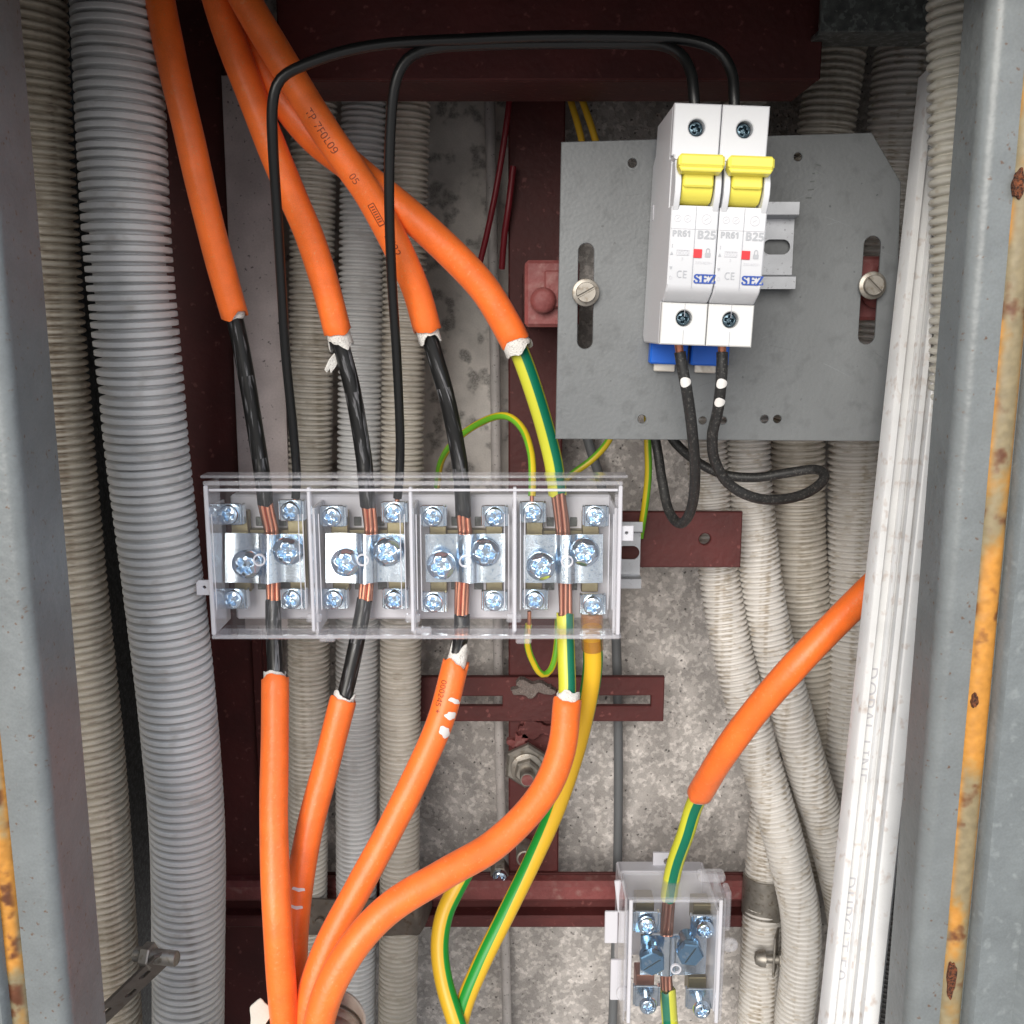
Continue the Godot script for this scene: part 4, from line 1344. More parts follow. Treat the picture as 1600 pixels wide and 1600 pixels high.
	var zz = (Vector3(0, 0, 1) - ax * ax.z).normalized()
	var xx = ax.cross(zz)
	# the profile's first axis is across, its second towards the viewer; it is pushed along the trunking
	var b = MB.new()
	b.add(mb_extrude(prof, [], 0.0, len), Transform3D(Basis(xx, zz, ax), lo))
	if Basis(xx, zz, ax).determinant() < 0:
		for i in range(0, b.ix.size(), 3):
			var q = b.ix[i]; b.ix[i] = b.ix[i + 1]; b.ix[i + 1] = q
	var body = world(t, "profile", b, M.pvc_white)
	for e in [["DOPAL LINE", 0.415], ["DUPCLT 50", 0.205]]:
		var tm = mi(t, "lettering", text_mesh(e[0], 0.0078, "Droid Sans"), M.ink_rail)
		# reads downwards, its feet towards the left rib
		var pos = lo.lerp(hi, e[1]) + xx * -0.0068 + zz * 0.00260
		tm.global_transform = Transform3D(Basis(-ax * 1.15, xx, zz), pos)


func build_plate_and_breakers():
	# mounting plate with slots and drilled holes
	var d = 0.435
	var a = Vector3(0.0205, 1.3753, -0.4350); var b1 = Vector3(0.1495, 1.3790, -0.4350); var c = Vector3(0.1631, 1.3592, -0.4350); var e = Vector3(0.1676, 1.2501, -0.4350); var f = Vector3(0.0191, 1.2512, -0.4350)
	var t = thing("mounting_plate", "grey sheet steel plate with slots that carries the two breakers", "mounting plate", Vector3((f.x + e.x) * 0.5, f.y, -0.436), "")
	var outer = PackedVector2Array([Vector2(f.x, f.y), Vector2(e.x, e.y), Vector2(c.x, c.y), Vector2(b1.x, b1.y), Vector2(a.x, a.y)])
	var holes = []
	var p = Vector3(0.0315, 1.3127, -0.4350); var q0 = Vector3(0.0312, 1.3345, -0.4350); var q1 = Vector3(0.0318, 1.2903, -0.4350)
	holes.append(slot_pts(Vector2(p.x, (q0.y + q1.y) * 0.5), 0.0066, q0.y - q1.y))
	p = Vector3(0.1529, 1.3152, -0.4350); q0 = Vector3(0.1514, 1.3374, -0.4350); q1 = Vector3(0.1544, 1.2922, -0.4350)
	holes.append(slot_pts(Vector2(p.x, (q0.y + q1.y) * 0.5), 0.0072, q0.y - q1.y))
	for h in [[Vector3(0.0503, 1.3669, -0.4350), 0.0019], [Vector3(0.1194, 1.3694, -0.4350), 0.0017], [Vector3(0.0569, 1.2599, -0.4350), 0.0018], [Vector3(0.0835, 1.2593, -0.4350), 0.0017], [Vector3(0.0924, 1.2593, -0.4350), 0.0017], [Vector3(0.1106, 1.2599, -0.4350), 0.0018], [Vector3(0.1162, 1.2599, -0.4350), 0.0018]]:
		holes.append(ring_pts(Vector2(h[0].x, h[0].y), h[1], 16))
	set_at(mi(t, "sheet", mb_extrude(outer, holes, -0.0016, 0.0, 0.0003), M.plate), Vector3(0, 0, -d))
	for h in [Vector3(0.0503, 1.3669, -0.4350), Vector3(0.0569, 1.2599, -0.4350)]:
		set_at(mi(t, "hole_burr", mb_extrude(ring_pts(Vector2.ZERO, 0.0030, 20), [ring_pts(Vector2.ZERO, 0.0021, 20)], 0.0, 0.00025), M.plate), h)
	for s in [[Vector3(0.0313, 1.3140, -0.4330), 0.5], [Vector3(0.1529, 1.3169, -0.4330), -0.75]]:
		var wsh = mi(t, "washer", mb_lathe([Vector2(0.0, 0.0), Vector2(0.0055, 0.0), Vector2(0.0058, 0.0003), Vector2(0.0058, 0.0011), Vector2(0.0054, 0.0014), Vector2(0.0, 0.0014)], 32), M.steel_old)
		set_at(wsh, s[0])
		var hd = MB.new()
		hd.add(mb_extrude(half_disc(0.0042, 0.0004), [], 0.0, 0.0016, 0.0002), Transform3D.IDENTITY)
		hd.add(mb_extrude(half_disc(0.0042, 0.0004), [], 0.0, 0.0016, 0.0002), Transform3D(Basis(Vector3(0, 0, 1), PI), Vector3.ZERO))
		hd.add(mb_extrude(ring_pts(Vector2.ZERO, 0.0042, 24), [], -0.0008, 0.0004), Transform3D.IDENTITY)
		mi(wsh, "slotted_screw", hd, M.steel_old, Vector3(0, 0, 0.0022), Vector3(0, 0, s[1]))
	# pencil marks near the upper right corner
	for k in 5:
		set_at(mi(t, "pencil_mark", mb_box(Vector3(0.0026, 0.0005, 0.0001), 0.00002), M.dark_panel), Vector3(0.1278, 1.3661, -0.4350) + Vector3(-0.0008 * k, -0.0033 * k, 0), Vector3(0, 0, rng.randf_range(-0.2, 0.2)))

	# red brackets behind the plate
	for s in [[Vector3(0.0057, 1.3287, -0.4520), Vector3(0.0300, 1.2995, -0.4520), "dusty red bracket block with a bolt head, left of the mounting plate"], [Vector3(0.1531, 1.3304, -0.4520), Vector3(0.1766, 1.3026, -0.4520), "dusty red bracket end showing right of the mounting plate behind the trunking"]]:
		var bt = thing("plate_bracket", s[2], "bracket", Vector3((s[0].x + s[1].x) * 0.5, s[1].y, -0.47), "red brackets that hold the mounting plate")
		var cx = (s[0].x + s[1].x) * 0.5; var cy = (s[0].y + s[1].y) * 0.5
		box_at(bt, "block", Vector3(cx, cy, -0.516), Vector3(s[1].x - s[0].x, s[0].y - s[1].y, 0.126), M.red_dusty, 0.0015)
		box_at(bt, "raised_tab", Vector3(cx + 0.004, cy + 0.002, -0.4515), Vector3((s[1].x - s[0].x) * 0.62, (s[0].y - s[1].y) * 0.55, 0.003), M.red_dusty, 0.0008)
		set_at(mi(bt, "bolt_head", mb_lathe([Vector2(0.0, 0.0), Vector2(0.0058, 0.0), Vector2(0.0055, 0.0018), Vector2(0.0036, 0.0034), Vector2(0.0, 0.0038)], 24), M.red_dusty), Vector3(cx - 0.004, cy - 0.003, -0.4502))

	# rail and breakers
	var pc = Vector3(0.0889, 1.3327, -0.4255)
	var x0 = Vector3(0.0589, 1.3327, -0.4255).x; var x1 = Vector3(0.1184, 1.3327, -0.4255).x
	var rt = thing("breaker_rail", "short galvanised top hat rail behind the two breakers", "mounting rail", Vector3((x0 + x1) * 0.5, pc.y, -0.43), "galvanised mounting rails")
	rail_profile(rt, x0, x1, pc.y, -0.4255, 0.035, M.rail, [[Vector3(0.1114, 1.3317, -0.4330).x, 0.0115, 0.0062], [Vector3(0.0919, 1.3317, -0.4330).x, 0.0115, 0.0062]])
	# clear label clip at the left end of the rail
	box_at(rt, "end_clip", Vector3(0.0600, 1.3456, -0.4240), Vector3(0.0045, 0.0065, 0.003), M.clear_rib, 0.0004)
	box_at(rt, "end_clip", Vector3(0.0609, 1.3207, -0.4240), Vector3(0.0030, 0.0130, 0.003), M.clear_rib, 0.0004)
	var roll = -0.036
	make_breaker(Vector3(0.0663, 1.3353, -0.4255), roll, "white circuit breaker with yellow toggle, left one of the pair")
	make_breaker(Vector3(0.0663, 1.3353, -0.4255) + Vector3(0.0176, -0.0176 * 0.036, 0), roll, "white circuit breaker with yellow toggle, right one of the pair beside the bare rail")


func half_disc(r, gap):
	var p = PackedVector2Array()
	var a0 = asin(gap / r)
	for i in 15:
		var a = a0 + (PI - 2 * a0) * i / 14.0
		p.append(Vector2(cos(a), sin(a)) * r)
	return p


func build_terminal_block():
	var zf = -0.450
	var tl = Vector3(-0.1413, 1.2301, -0.4500); var br = Vector3(0.0507, 1.1550, -0.4500)
	var cx = (tl.x + br.x) * 0.5; var cy = (tl.y + br.y) * 0.5
	var W = br.x - tl.x; var H = tl.y - br.y
	# rail
	var rc = Vector3(0.0624, 1.1843, -0.4970)
	var rt = thing("terminal_rail", "galvanised top hat rail sticking out right of the terminal block", "mounting rail", Vector3(0, rc.y, -0.5), "galvanised mounting rails")
	var rx1 = Vector3(0.0666, 1.1843, -0.4970).x
	rail_profile(rt, -0.120, rx1, rc.y, -0.497, 0.035, M.rail, [[rx1 - 0.0062, 0.0116, 0.0072]])
	var t = thing("terminal_block", "four pole terminal block under one clear cover with stripped copper conductors", "terminal block", Vector3(cx, br.y, -0.49), "")
	# base: floor, low side walls, partitions
	var bt = Vector3(-0.0510, 1.2177, -0.4880).y; var bb = Vector3(-0.0522, 1.1536, -0.4880).y
	var base = box_at(t, "base", Vector3(cx, (bt + bb) * 0.5, -0.4905), Vector3(W * 0.985, bt - bb, 0.009), M.base, 0.001)
	var xs = [Vector3(-0.1434, 1.1934, -0.4550).x, Vector3(-0.0941, 1.1934, -0.4550).x, Vector3(-0.0472, 1.1934, -0.4550).x, Vector3(0.0009, 1.1934, -0.4550).x, Vector3(0.0493, 1.1934, -0.4550).x]
	for x in xs:
		var o = box_at(base, "partition", Vector3(x, (bt + bb) * 0.5 - 0.001, -0.474), Vector3(0.0016, (bt - bb) * 0.96, 0.024), M.clear_rib, 0.0003)
	# contents of the poles
	var poles = [
		[[Vector3(-0.1361, 1.2107, -0.4720), Vector3(-0.1066, 1.2126, -0.4720), Vector3(-0.1364, 1.1685, -0.4720), Vector3(-0.1075, 1.1685, -0.4720)], Vector3(-0.1199, 1.1895, -0.4690), Vector3(-0.1268, 1.1884, -0.4630), Vector3(-0.1069, 1.1947, -0.4630), 0.05],
		[[Vector3(-0.0866, 1.2098, -0.4720), Vector3(-0.0569, 1.2117, -0.4720), Vector3(-0.0871, 1.1685, -0.4720), Vector3(-0.0575, 1.1685, -0.4720)], Vector3(-0.0710, 1.1895, -0.4690), Vector3(-0.0793, 1.1891, -0.4630), Vector3(-0.0593, 1.1941, -0.4630), 0.04],
		[[Vector3(-0.0381, 1.2098, -0.4720), Vector3(-0.0084, 1.2098, -0.4720), Vector3(-0.0384, 1.1669, -0.4720), Vector3(-0.0088, 1.1675, -0.4720)], Vector3(-0.0226, 1.1895, -0.4690), Vector3(-0.0337, 1.1878, -0.4630), Vector3(-0.0125, 1.1941, -0.4630), -0.015],
		[[Vector3(0.0099, 1.2117, -0.4720), Vector3(0.0402, 1.2098, -0.4720), Vector3(0.0113, 1.1682, -0.4720), Vector3(0.0396, 1.1656, -0.4720)], Vector3(0.0248, 1.1892, -0.4690), Vector3(0.0138, 1.1872, -0.4630), Vector3(0.0348, 1.1941, -0.4630), -0.03]]
	var n = 0
	for p in poles:
		for q in p[0]:
			terminal_clamp(t, q, 0.0106, rng.randf() * TAU)
		for sx in [-1.0, 1.0]:
			box_at(t, "busbar", Vector3(p[1].x + sx * 0.0138, p[1].y + 0.001, -0.4815), Vector3(0.0084, 0.0405, 0.0060), M.brass, 0.0004)
		box_at(t, "busbar", Vector3(p[1].x, p[1].y, -0.4835), Vector3(0.030, 0.0235, 0.0050), M.brass, 0.0004)
		var bend = Vector3(-0.1165, 1.1895, -0.4690).x - Vector3(-0.1199, 1.1895, -0.4690).x if n == 0 else 0.0012
		var cp = clamp_plate(t, p[1], 0.0385, 0.0236, p[4], bend, [[0.19, 0.06], [0.18, 0.05], [0.03, 0.12], [0.05, 0.10]][n])
		for s in [p[2], p[3]]:
			var sc = mi(cp, "clamp_screw", screw_large, M.zinc_bright)
			set_at(sc, s, Vector3(rng.randf_range(-0.06, 0.14), rng.randf_range(-0.1, 0.1), rng.randf() * TAU))
			var shank = mi(sc, "shank", mb_lathe([Vector2(0.0034, -0.006), Vector2(0.0034, 0.0), Vector2(0.0069, 0.0), Vector2(0.0070, 0.0005), Vector2(0.0066, 0.0009)], 24), M.zinc_bright)
		for sx in [-1.0, 1.0]:
			box_at(t, "notch", Vector3(p[1].x + sx * 0.0058 , p[1].y + 0.0150, -0.4855), Vector3(0.0035, 0.0045, 0.0012), M.dark_panel, 0.0002)
			box_at(t, "notch", Vector3(p[1].x + sx * 0.0058, p[1].y - 0.0150, -0.4855), Vector3(0.0045, 0.0100, 0.0012), M.dark_panel, 0.0002)
		n += 1
	# clear cover: front pane, returns, rims, ribs, test rings, tabs
	var cov = box_at(t, "cover", Vector3(cx, cy, zf - 0.0006), Vector3(W - 0.0032, H - 0.0032, 0.0012), M.clear, 0.0002)
	for sg in [-1.0, 1.0]:
		box_at(cov, "cover_side", Vector3(cx + sg * (W * 0.5 - 0.0007), cy, zf - 0.0100), Vector3(0.0014, H - 0.003, 0.0200), M.clear_edge, 0.0003)
		box_at(cov, "cover_side", Vector3(cx, cy + sg * (H * 0.5 - 0.0007), zf - 0.0085), Vector3(W - 0.003, 0.0014, 0.0170), M.clear, 0.0003)
		box_at(cov, "cover_rim", Vector3(cx, cy + sg * (H * 0.5 - 0.0009), zf + 0.0001), Vector3(W + 0.0002, 0.0019, 0.0018), M.clear_edge, 0.0006)
		box_at(cov, "cover_rim", Vector3(cx + sg * (W * 0.5 - 0.0009), cy, zf + 0.0001), Vector3(0.0019, H - 0.004, 0.0018), M.clear_rib, 0.0006)
	# the flared lip along the upper edge
	box_at(cov, "cover_lip", Vector3(cx, tl.y + 0.0012, zf - 0.0110), Vector3(W + 0.0062, 0.0013, 0.0110), M.clear_edge, 0.0006)
	box_at(cov, "cover_lip", Vector3(cx, tl.y - 0.0042, zf - 0.0008), Vector3(W - 0.004, 0.0012, 0.0012), M.clear_rib, 0.0004)
	box_at(cov, "cover_lip", Vector3(cx, br.y - 0.0006, zf - 0.0100), Vector3(W + 0.0030, 0.0013, 0.0120), M.clear_edge, 0.0005)
	for x in [xs[1], xs[2], xs[3]]:
		box_at(cov, "cover_rib", Vector3(x + 0.0004, cy, zf - 0.0030), Vector3(0.0016, H - 0.006, 0.0040), M.clear_rib, 0.0004)
	for i in 4:
		for e in [[xs[i] + 0.0040, 0.0], [xs[i + 1] - 0.0034, 0.0]]:
			for k in 2:
				box_at(cov, "label_groove", Vector3(e[0] + (k - 0.5) * 0.0020, cy - 0.0005, zf + 0.0002), Vector3(0.0004, 0.0455, 0.0006), M.clear_rib, 0.0001)
	for q in [Vector3(-0.1172, 1.1933, -0.4490), Vector3(-0.0692, 1.1933, -0.4490), Vector3(-0.0217, 1.1927, -0.4490), Vector3(0.0255, 1.1927, -0.4490)]:
		set_at(mi(cov, "test_ring", mb_extrude(ring_pts(Vector2.ZERO, 0.0029, 26), [ring_pts(Vector2.ZERO, 0.0022, 26)], -0.0010, 0.0005, 0.0001), M.clear_rib), q)
	var tab = PackedVector2Array([Vector2(-0.0035, -0.0036), Vector2(0.0035, -0.0036), Vector2(0.0035, 0.0036), Vector2(-0.0024, 0.0036), Vector2(-0.0035, 0.0024)])
	for q in [Vector3(-0.1445, 1.1794, -0.4520), Vector3(0.0529, 1.2054, -0.4520)]:
		set_at(mi(cov, "latch_tab", mb_extrude(tab, [ring_pts(Vector2(0.0003, 0.0002), 0.0008, 12)], -0.0008, 0.0008, 0.0003), M.clear_rib), q)
	for q in [Vector3(-0.0874, 1.1546, -0.4520), Vector3(0.0055, 1.1537, -0.4520), Vector3(-0.0418, 1.1584, -0.4520)]:
		box_at(cov, "latch_bump", q, Vector3(0.0075, 0.0032, 0.0035), M.clear_edge, 0.0010)
	for x in [xs[1], xs[2], xs[3]]:
		box_at(cov, "latch_bump", Vector3(x, Vector3(-0.0487, 1.1635, -0.4550).y, -0.4555), Vector3(0.0070, 0.0040, 0.0030), M.clear_edge, 0.0009)


func build_small_terminal():
	# single pole terminal seen from above, on the lower red rail
	var zf = -0.4815
	var tl = Vector3(0.0629, 1.0008, -0.4815); var tr = Vector3(0.1116, 1.0008, -0.4815)
	var cx = (tl.x + tr.x) * 0.5
	var W = tr.x - tl.x
	var top = tl.y
	var H = 0.0745
	var t = thing("single_terminal", "single pole terminal in a clear housing at the bottom right", "terminal", Vector3(cx, top - H, -0.52), "")
	var cy = top - H * 0.5
	var base = box_at(t, "base", Vector3(cx, cy - 0.004, -0.5380), Vector3(W + 0.002, H - 0.020, 0.012), M.base, 0.001)
	for sg in [-1.0, 1.0]:
		box_at(base, "side_wall", Vector3(cx + sg * (W * 0.5 + 0.0004), cy - 0.006, -0.5150), Vector3(0.0016, H - 0.013, 0.0500), M.clear_rib, 0.0005)
	# pale tabs at the left, the drilled ear behind
	box_at(base, "mounting_tab", Vector3(0.0570, 0.9607, -0.5175), Vector3(0.0075, 0.0200, 0.0020), M.base, 0.0005)
	box_at(base, "mounting_tab", Vector3(0.0602, 0.9271, -0.5175), Vector3(0.0062, 0.0260, 0.0020), M.base, 0.0005)
	box_at(base, "mounting_tab", Vector3(0.0614, 0.9801, -0.5175), Vector3(0.0040, 0.0200, 0.0020), M.base, 0.0005, Vector3(0, 0, 0.12))
	var ear = Vector3(0.0928, 0.9861, -0.5400)
	set_at(mi(base, "drilled_ear", mb_extrude(PackedVector2Array([Vector2(-0.0095, -0.012), Vector2(0.0075, -0.012), Vector2(0.0075, 0.0085), Vector2(-0.0095, 0.0085)]), [ring_pts(Vector2(-0.001, 0.003), 0.0021, 14), ring_pts(Vector2(-0.0035, -0.0035), 0.0021, 14)], -0.001, 0.001, 0.0003), M.base), ear)
	# works: four clamps on shanks, plate, hexagon bolts
	var k = 0
	for q in [Vector3(0.0745, 0.9753, -0.5000), Vector3(0.1066, 0.9730, -0.5000), Vector3(0.0757, 0.9293, -0.5000), Vector3(0.1053, 0.9276, -0.5000)]:
		terminal_clamp(t, q, 0.0130, rng.randf() * TAU, true, [0.002, 0.002, 0.006, 0.007][k])
		box_at(t, "busbar", q + Vector3(0, 0.002, -0.012), Vector3(0.0102, 0.0135, 0.012), M.brass if k != 2 else M.copper_dull, 0.0004)
		k += 1
	var pc = Vector3(0.0904, 0.9535, -0.5020)
	var cp = clamp_plate(t, pc, 0.0370, 0.0245, 0.0, -0.004)
	for e in [[Vector3(0.0765, 0.9591, -0.4905), 0.55], [Vector3(0.0970, 0.9645, -0.4905), 0.95]]:
		var hx = PackedVector2Array()
		for i in 6: hx.append(Vector2(cos(i * PI / 3), sin(i * PI / 3)) * 0.0074)
		var bolt = mi(cp, "hex_bolt", mb_extrude(hx, [], 0.0, 0.0048, 0.0006), M.zinc_blue)
		set_at(bolt, e[0], Vector3(0.05, -0.05, e[1]))
		mi(bolt, "slot", mb_box(Vector3(0.0108, 0.0009, 0.0002), 0.00005), M.zinc_dark, Vector3(0, 0, 0.0048), Vector3(0, 0, 0.1))
		mi(bolt, "stamp", text_mesh("8.8", 0.0030), M.zinc_bright, Vector3(-0.0035, 0.0022, 0.00486))
		mi(bolt, "shank", mb_lathe([Vector2(0.0046, -0.012), Vector2(0.0046, -0.0035), Vector2(0.0066, -0.0032), Vector2(0.0066, 0.0)], 22), M.zinc_blue)
	# clear cover
	var cov = box_at(t, "cover", Vector3(cx, cy, zf - 0.0006), Vector3(W - 0.002, H - 0.002, 0.0012), M.clear, 0.0002)
	box_at(cov, "cover_top", Vector3(cx, top - 0.0007, -0.4950), Vector3(W + 0.002, 0.0014, 0.0250), M.clear_edge, 0.0004)
	for sg in [-1.0, 1.0]:
		box_at(cov, "cover_side", Vector3(cx + sg * (W * 0.5 + 0.0020), cy, -0.4960), Vector3(0.0014, H - 0.001, 0.0270), M.clear_edge, 0.0004)
		box_at(cov, "cover_rim", Vector3(cx + sg * (W * 0.5 - 0.0004), cy, zf + 0.0002), Vector3(0.0020, H - 0.001, 0.0018), M.clear_rib, 0.0006)
	box_at(cov, "cover_rim", Vector3(cx, top - 0.0010, zf + 0.0002), Vector3(W - 0.002, 0.0018, 0.0018), M.clear_edge, 0.0006)
	box_at(cov, "cover_lip", Vector3(cx + W * 0.5 + 0.0045, top - 0.010, -0.4900), Vector3(0.0030, 0.0230, 0.0100), M.clear_edge, 0.0012)
	box_at(cov, "cover_lip", Vector3(cx + W * 0.5 - 0.002, top + 0.0012, -0.502), Vector3(0.0150, 0.0050, 0.0080), M.clear_edge, 0.0014)
	set_at(mi(cov, "test_ring", mb_extrude(ring_pts(Vector2.ZERO, 0.0029, 24), [ring_pts(Vector2.ZERO, 0.0021, 24)], -0.0010, 0.0005, 0.0001), M.clear_rib), Vector3(0.0882, 0.9599, -0.4805))
	set_at(mi(cov, "latch_tab", mb_extrude(slot_pts(Vector2.ZERO, 0.0090, 0.0078), [ring_pts(Vector2(0.001, 0), 0.0008, 10)], -0.001, 0.001, 0.0003), M.clear_edge), Vector3(0.1183, 0.9693, -0.4880))
	set_at(mi(cov, "latch_tab", mb_extrude(slot_pts(Vector2.ZERO, 0.0070, 0.0085), [], -0.001, 0.001, 0.0003), M.clear_edge), Vector3(0.0608, 0.9397, -0.4880))


func build_cables():
	var up = "orange cables coming down into the top of the terminal block"
	var dn = "orange cables leaving the bottom of the terminal block"
	sheathed_cable("orange_cable", "orange cable into the first pole from the left, emerging beside the thick grey conduit", up,
		[Vector3(-0.1488, 1.4482, -0.4460), Vector3(-0.1466, 1.4334, -0.4460), Vector3(-0.1442, 1.4160, -0.4460), Vector3(-0.1420, 1.4010, -0.4470), Vector3(-0.1389, 1.3821, -0.4490), Vector3(-0.1355, 1.3576, -0.4530), Vector3(-0.1317, 1.3308, -0.4590), Vector3(-0.1272, 1.3050, -0.4640)],
		[Vector3(-0.1264, 1.2969, -0.4660), Vector3(-0.1239, 1.2733, -0.4690), Vector3(-0.1213, 1.2394, -0.4740), Vector3(-0.1199, 1.2221, -0.4750), Vector3(-0.1196, 1.2149, -0.4750)],
		[Vector3(-0.1203, 1.2206, -0.4750), Vector3(-0.1194, 1.2127, -0.4750), Vector3(-0.1175, 1.2015, -0.4755), Vector3(-0.1174, 1.1884, -0.4765), Vector3(-0.1179, 1.1749, -0.4760), Vector3(-0.1177, 1.1667, -0.4750)], M.black_talc, 0.06, {"r": 0.0063, "phase": 0.4, "filler": 0.0012, "flare": 0.0016, "filler_jag": 0.0008, "jag": 0.0016})
	sheathed_cable("orange_cable", "orange cable into the second pole from the left, a white tag hanging at its end", up,
		[Vector3(-0.1232, 1.4455, -0.4380), Vector3(-0.1209, 1.4316, -0.4400), Vector3(-0.1170, 1.4169, -0.4420), Vector3(-0.1107, 1.3980, -0.4450), Vector3(-0.1030, 1.3751, -0.4490), Vector3(-0.0961, 1.3560, -0.4530), Vector3(-0.0902, 1.3395, -0.4570), Vector3(-0.0846, 1.3183, -0.4610), Vector3(-0.0800, 1.2969, -0.4640)],
		[Vector3(-0.0790, 1.2911, -0.4660), Vector3(-0.0748, 1.2703, -0.4690), Vector3(-0.0713, 1.2394, -0.4740), Vector3(-0.0703, 1.2221, -0.4750), Vector3(-0.0699, 1.2136, -0.4750)],
		[Vector3(-0.0701, 1.2190, -0.4750), Vector3(-0.0694, 1.2111, -0.4750), Vector3(-0.0688, 1.2008, -0.4755), Vector3(-0.0702, 1.1884, -0.4765), Vector3(-0.0718, 1.1749, -0.4760), Vector3(-0.0725, 1.1667, -0.4750)], M.black_talc, 0.55, {"r": 0.0064, "phase": 1.7, "filler": 0.0055, "flare": 0.0004, "filler_jag": 0.0026})
	var o3 = sheathed_cable("orange_cable", "orange cable printed 2022, into the third pole from the left", up,
		[Vector3(-0.1138, 1.4422, -0.4280), Vector3(-0.1064, 1.4274, -0.4300), Vector3(-0.0926, 1.4040, -0.4350), Vector3(-0.0785, 1.3805, -0.4400), Vector3(-0.0692, 1.3668, -0.4430), Vector3(-0.0615, 1.3551, -0.4460), Vector3(-0.0509, 1.3345, -0.4530), Vector3(-0.0433, 1.3163, -0.4590), Vector3(-0.0387, 1.2984, -0.4630)],
		[Vector3(-0.0370, 1.2911, -0.4660), Vector3(-0.0307, 1.2673, -0.4690), Vector3(-0.0258, 1.2394, -0.4740), Vector3(-0.0242, 1.2221, -0.4750), Vector3(-0.0237, 1.2092, -0.4750)],
		[Vector3(-0.0239, 1.2143, -0.4750), Vector3(-0.0234, 1.2063, -0.4750), Vector3(-0.0228, 1.1983, -0.4755), Vector3(-0.0239, 1.1884, -0.4765), Vector3(-0.0247, 1.1749, -0.4760), Vector3(-0.0251, 1.1595, -0.4750)], M.black_talc, 0.8, {"r": 0.0064, "phase": 3.1, "filler": 0.0040, "flare": 0.0009, "filler_jag": 0.0020})
	var o4 = sheathed_cable("orange_cable", "orange cable crossing under its printed neighbour, into the rightmost pole", up,
		[Vector3(-0.1221, 1.4502, -0.4520), Vector3(-0.1118, 1.4251, -0.4520), Vector3(-0.0989, 1.3970, -0.4520), Vector3(-0.0854, 1.3802, -0.4530), Vector3(-0.0713, 1.3691, -0.4550), Vector3(-0.0572, 1.3577, -0.4560), Vector3(-0.0440, 1.3472, -0.4570), Vector3(-0.0272, 1.3320, -0.4590), Vector3(-0.0130, 1.3169, -0.4610), Vector3(-0.0044, 1.3035, -0.4620), Vector3(0.0012, 1.2935, -0.4630)],
		[Vector3(0.0035, 1.2882, -0.4650), Vector3(0.0120, 1.2644, -0.4680), Vector3(0.0190, 1.2395, -0.4730), Vector3(0.0213, 1.2268, -0.4750), Vector3(0.0220, 1.2199, -0.4750)],
		[Vector3(0.0217, 1.2253, -0.4750), Vector3(0.0227, 1.2174, -0.4750), Vector3(0.0247, 1.2031, -0.4755), Vector3(0.0258, 1.1884, -0.4765), Vector3(0.0262, 1.1749, -0.4760), Vector3(0.0267, 1.1588, -0.4750)], M.gy_pale, 0.33, {"phase": 4.4, "filler": 0.0048, "flare": -0.0002, "filler_jag": 0.0018, "metal": M.copper_dull, "rc": 0.0045, "r": 0.0070})
	# print on the third cable
	for e in [["TP 7F0L09", 0.0044, 0.062], ["05", 0.0040, 0.092], ["2022", 0.0046, 0.120]]:
		world(o3.node, "print", wrapped_text(e[0], e[1], o3.path, e[2], 0.15, o3.r), M.ink_dark)
	var fr = PackedVector2Array([Vector2(0, -0.0013), Vector2(0.0095, -0.0013), Vector2(0.0095, 0.0013), Vector2(0, 0.0013)])
	for k in 4:
		var pa = fr[k]; var pb = fr[(k + 1) % 4]
		var dd = (pb - pa).normalized(); var nn = Vector2(-dd.y, dd.x) * 0.00016
		world(o3.node, "print", wrapped_patch([pa - nn, pb - nn, pb + nn, pa + nn], o3.path, 0.106, 0.15, o3.r, 0.00005), M.ink_dark)
	for k in 7:
		world(o3.node, "print", wrapped_patch([Vector2(0.0010 + 0.0011 * k, -0.0008), Vector2(0.0014 + 0.0011 * k, -0.0008), Vector2(0.0015 + 0.0011 * k, 0.0008), Vector2(0.0011 + 0.0011 * k, 0.0008)], o3.path, 0.106, 0.15, o3.r, 0.00005), M.ink_dark)
	# white filler tag on the second cable
	var c2 = get_node("orange_cable_001")
	var tag = PackedVector2Array([Vector2(-0.0005, 0.006), Vector2(0.0022, 0.0045), Vector2(0.0016, -0.001), Vector2(0.0004, -0.0046), Vector2(-0.0008, -0.003), Vector2(-0.0016, -0.0050), Vector2(-0.0030, -0.0042), Vector2(-0.0026, 0.001)])
	set_at(mi(c2, "filler_tag", mb_extrude(tag, [], -0.0005, 0.0005, 0.0002), M.filler), Vector3(-0.0829, 1.2829, -0.4660), Vector3(0.1, 0.5, -0.35))

	var p1 = sheathed_cable("orange_cable", "straight orange cable below the first pole from the left", dn,
		[Vector3(-0.1002, 0.9357, -0.4000), Vector3(-0.1026, 0.9744, -0.4020), Vector3(-0.1049, 1.0049, -0.4050), Vector3(-0.1073, 1.0389, -0.4120), Vector3(-0.1112, 1.0735, -0.4300), Vector3(-0.1138, 1.1038, -0.4480), Vector3(-0.1156, 1.1315, -0.4620)],
		[Vector3(-0.1158, 1.1367, -0.4640), Vector3(-0.1174, 1.1478, -0.4700), Vector3(-0.1180, 1.1614, -0.4740), Vector3(-0.1180, 1.1667, -0.4750)], [], M.black_talc, 0.3, {"phase": 0.9, "filler": 0.0022, "flare": 0.0010, "filler_jag": 0.0012})
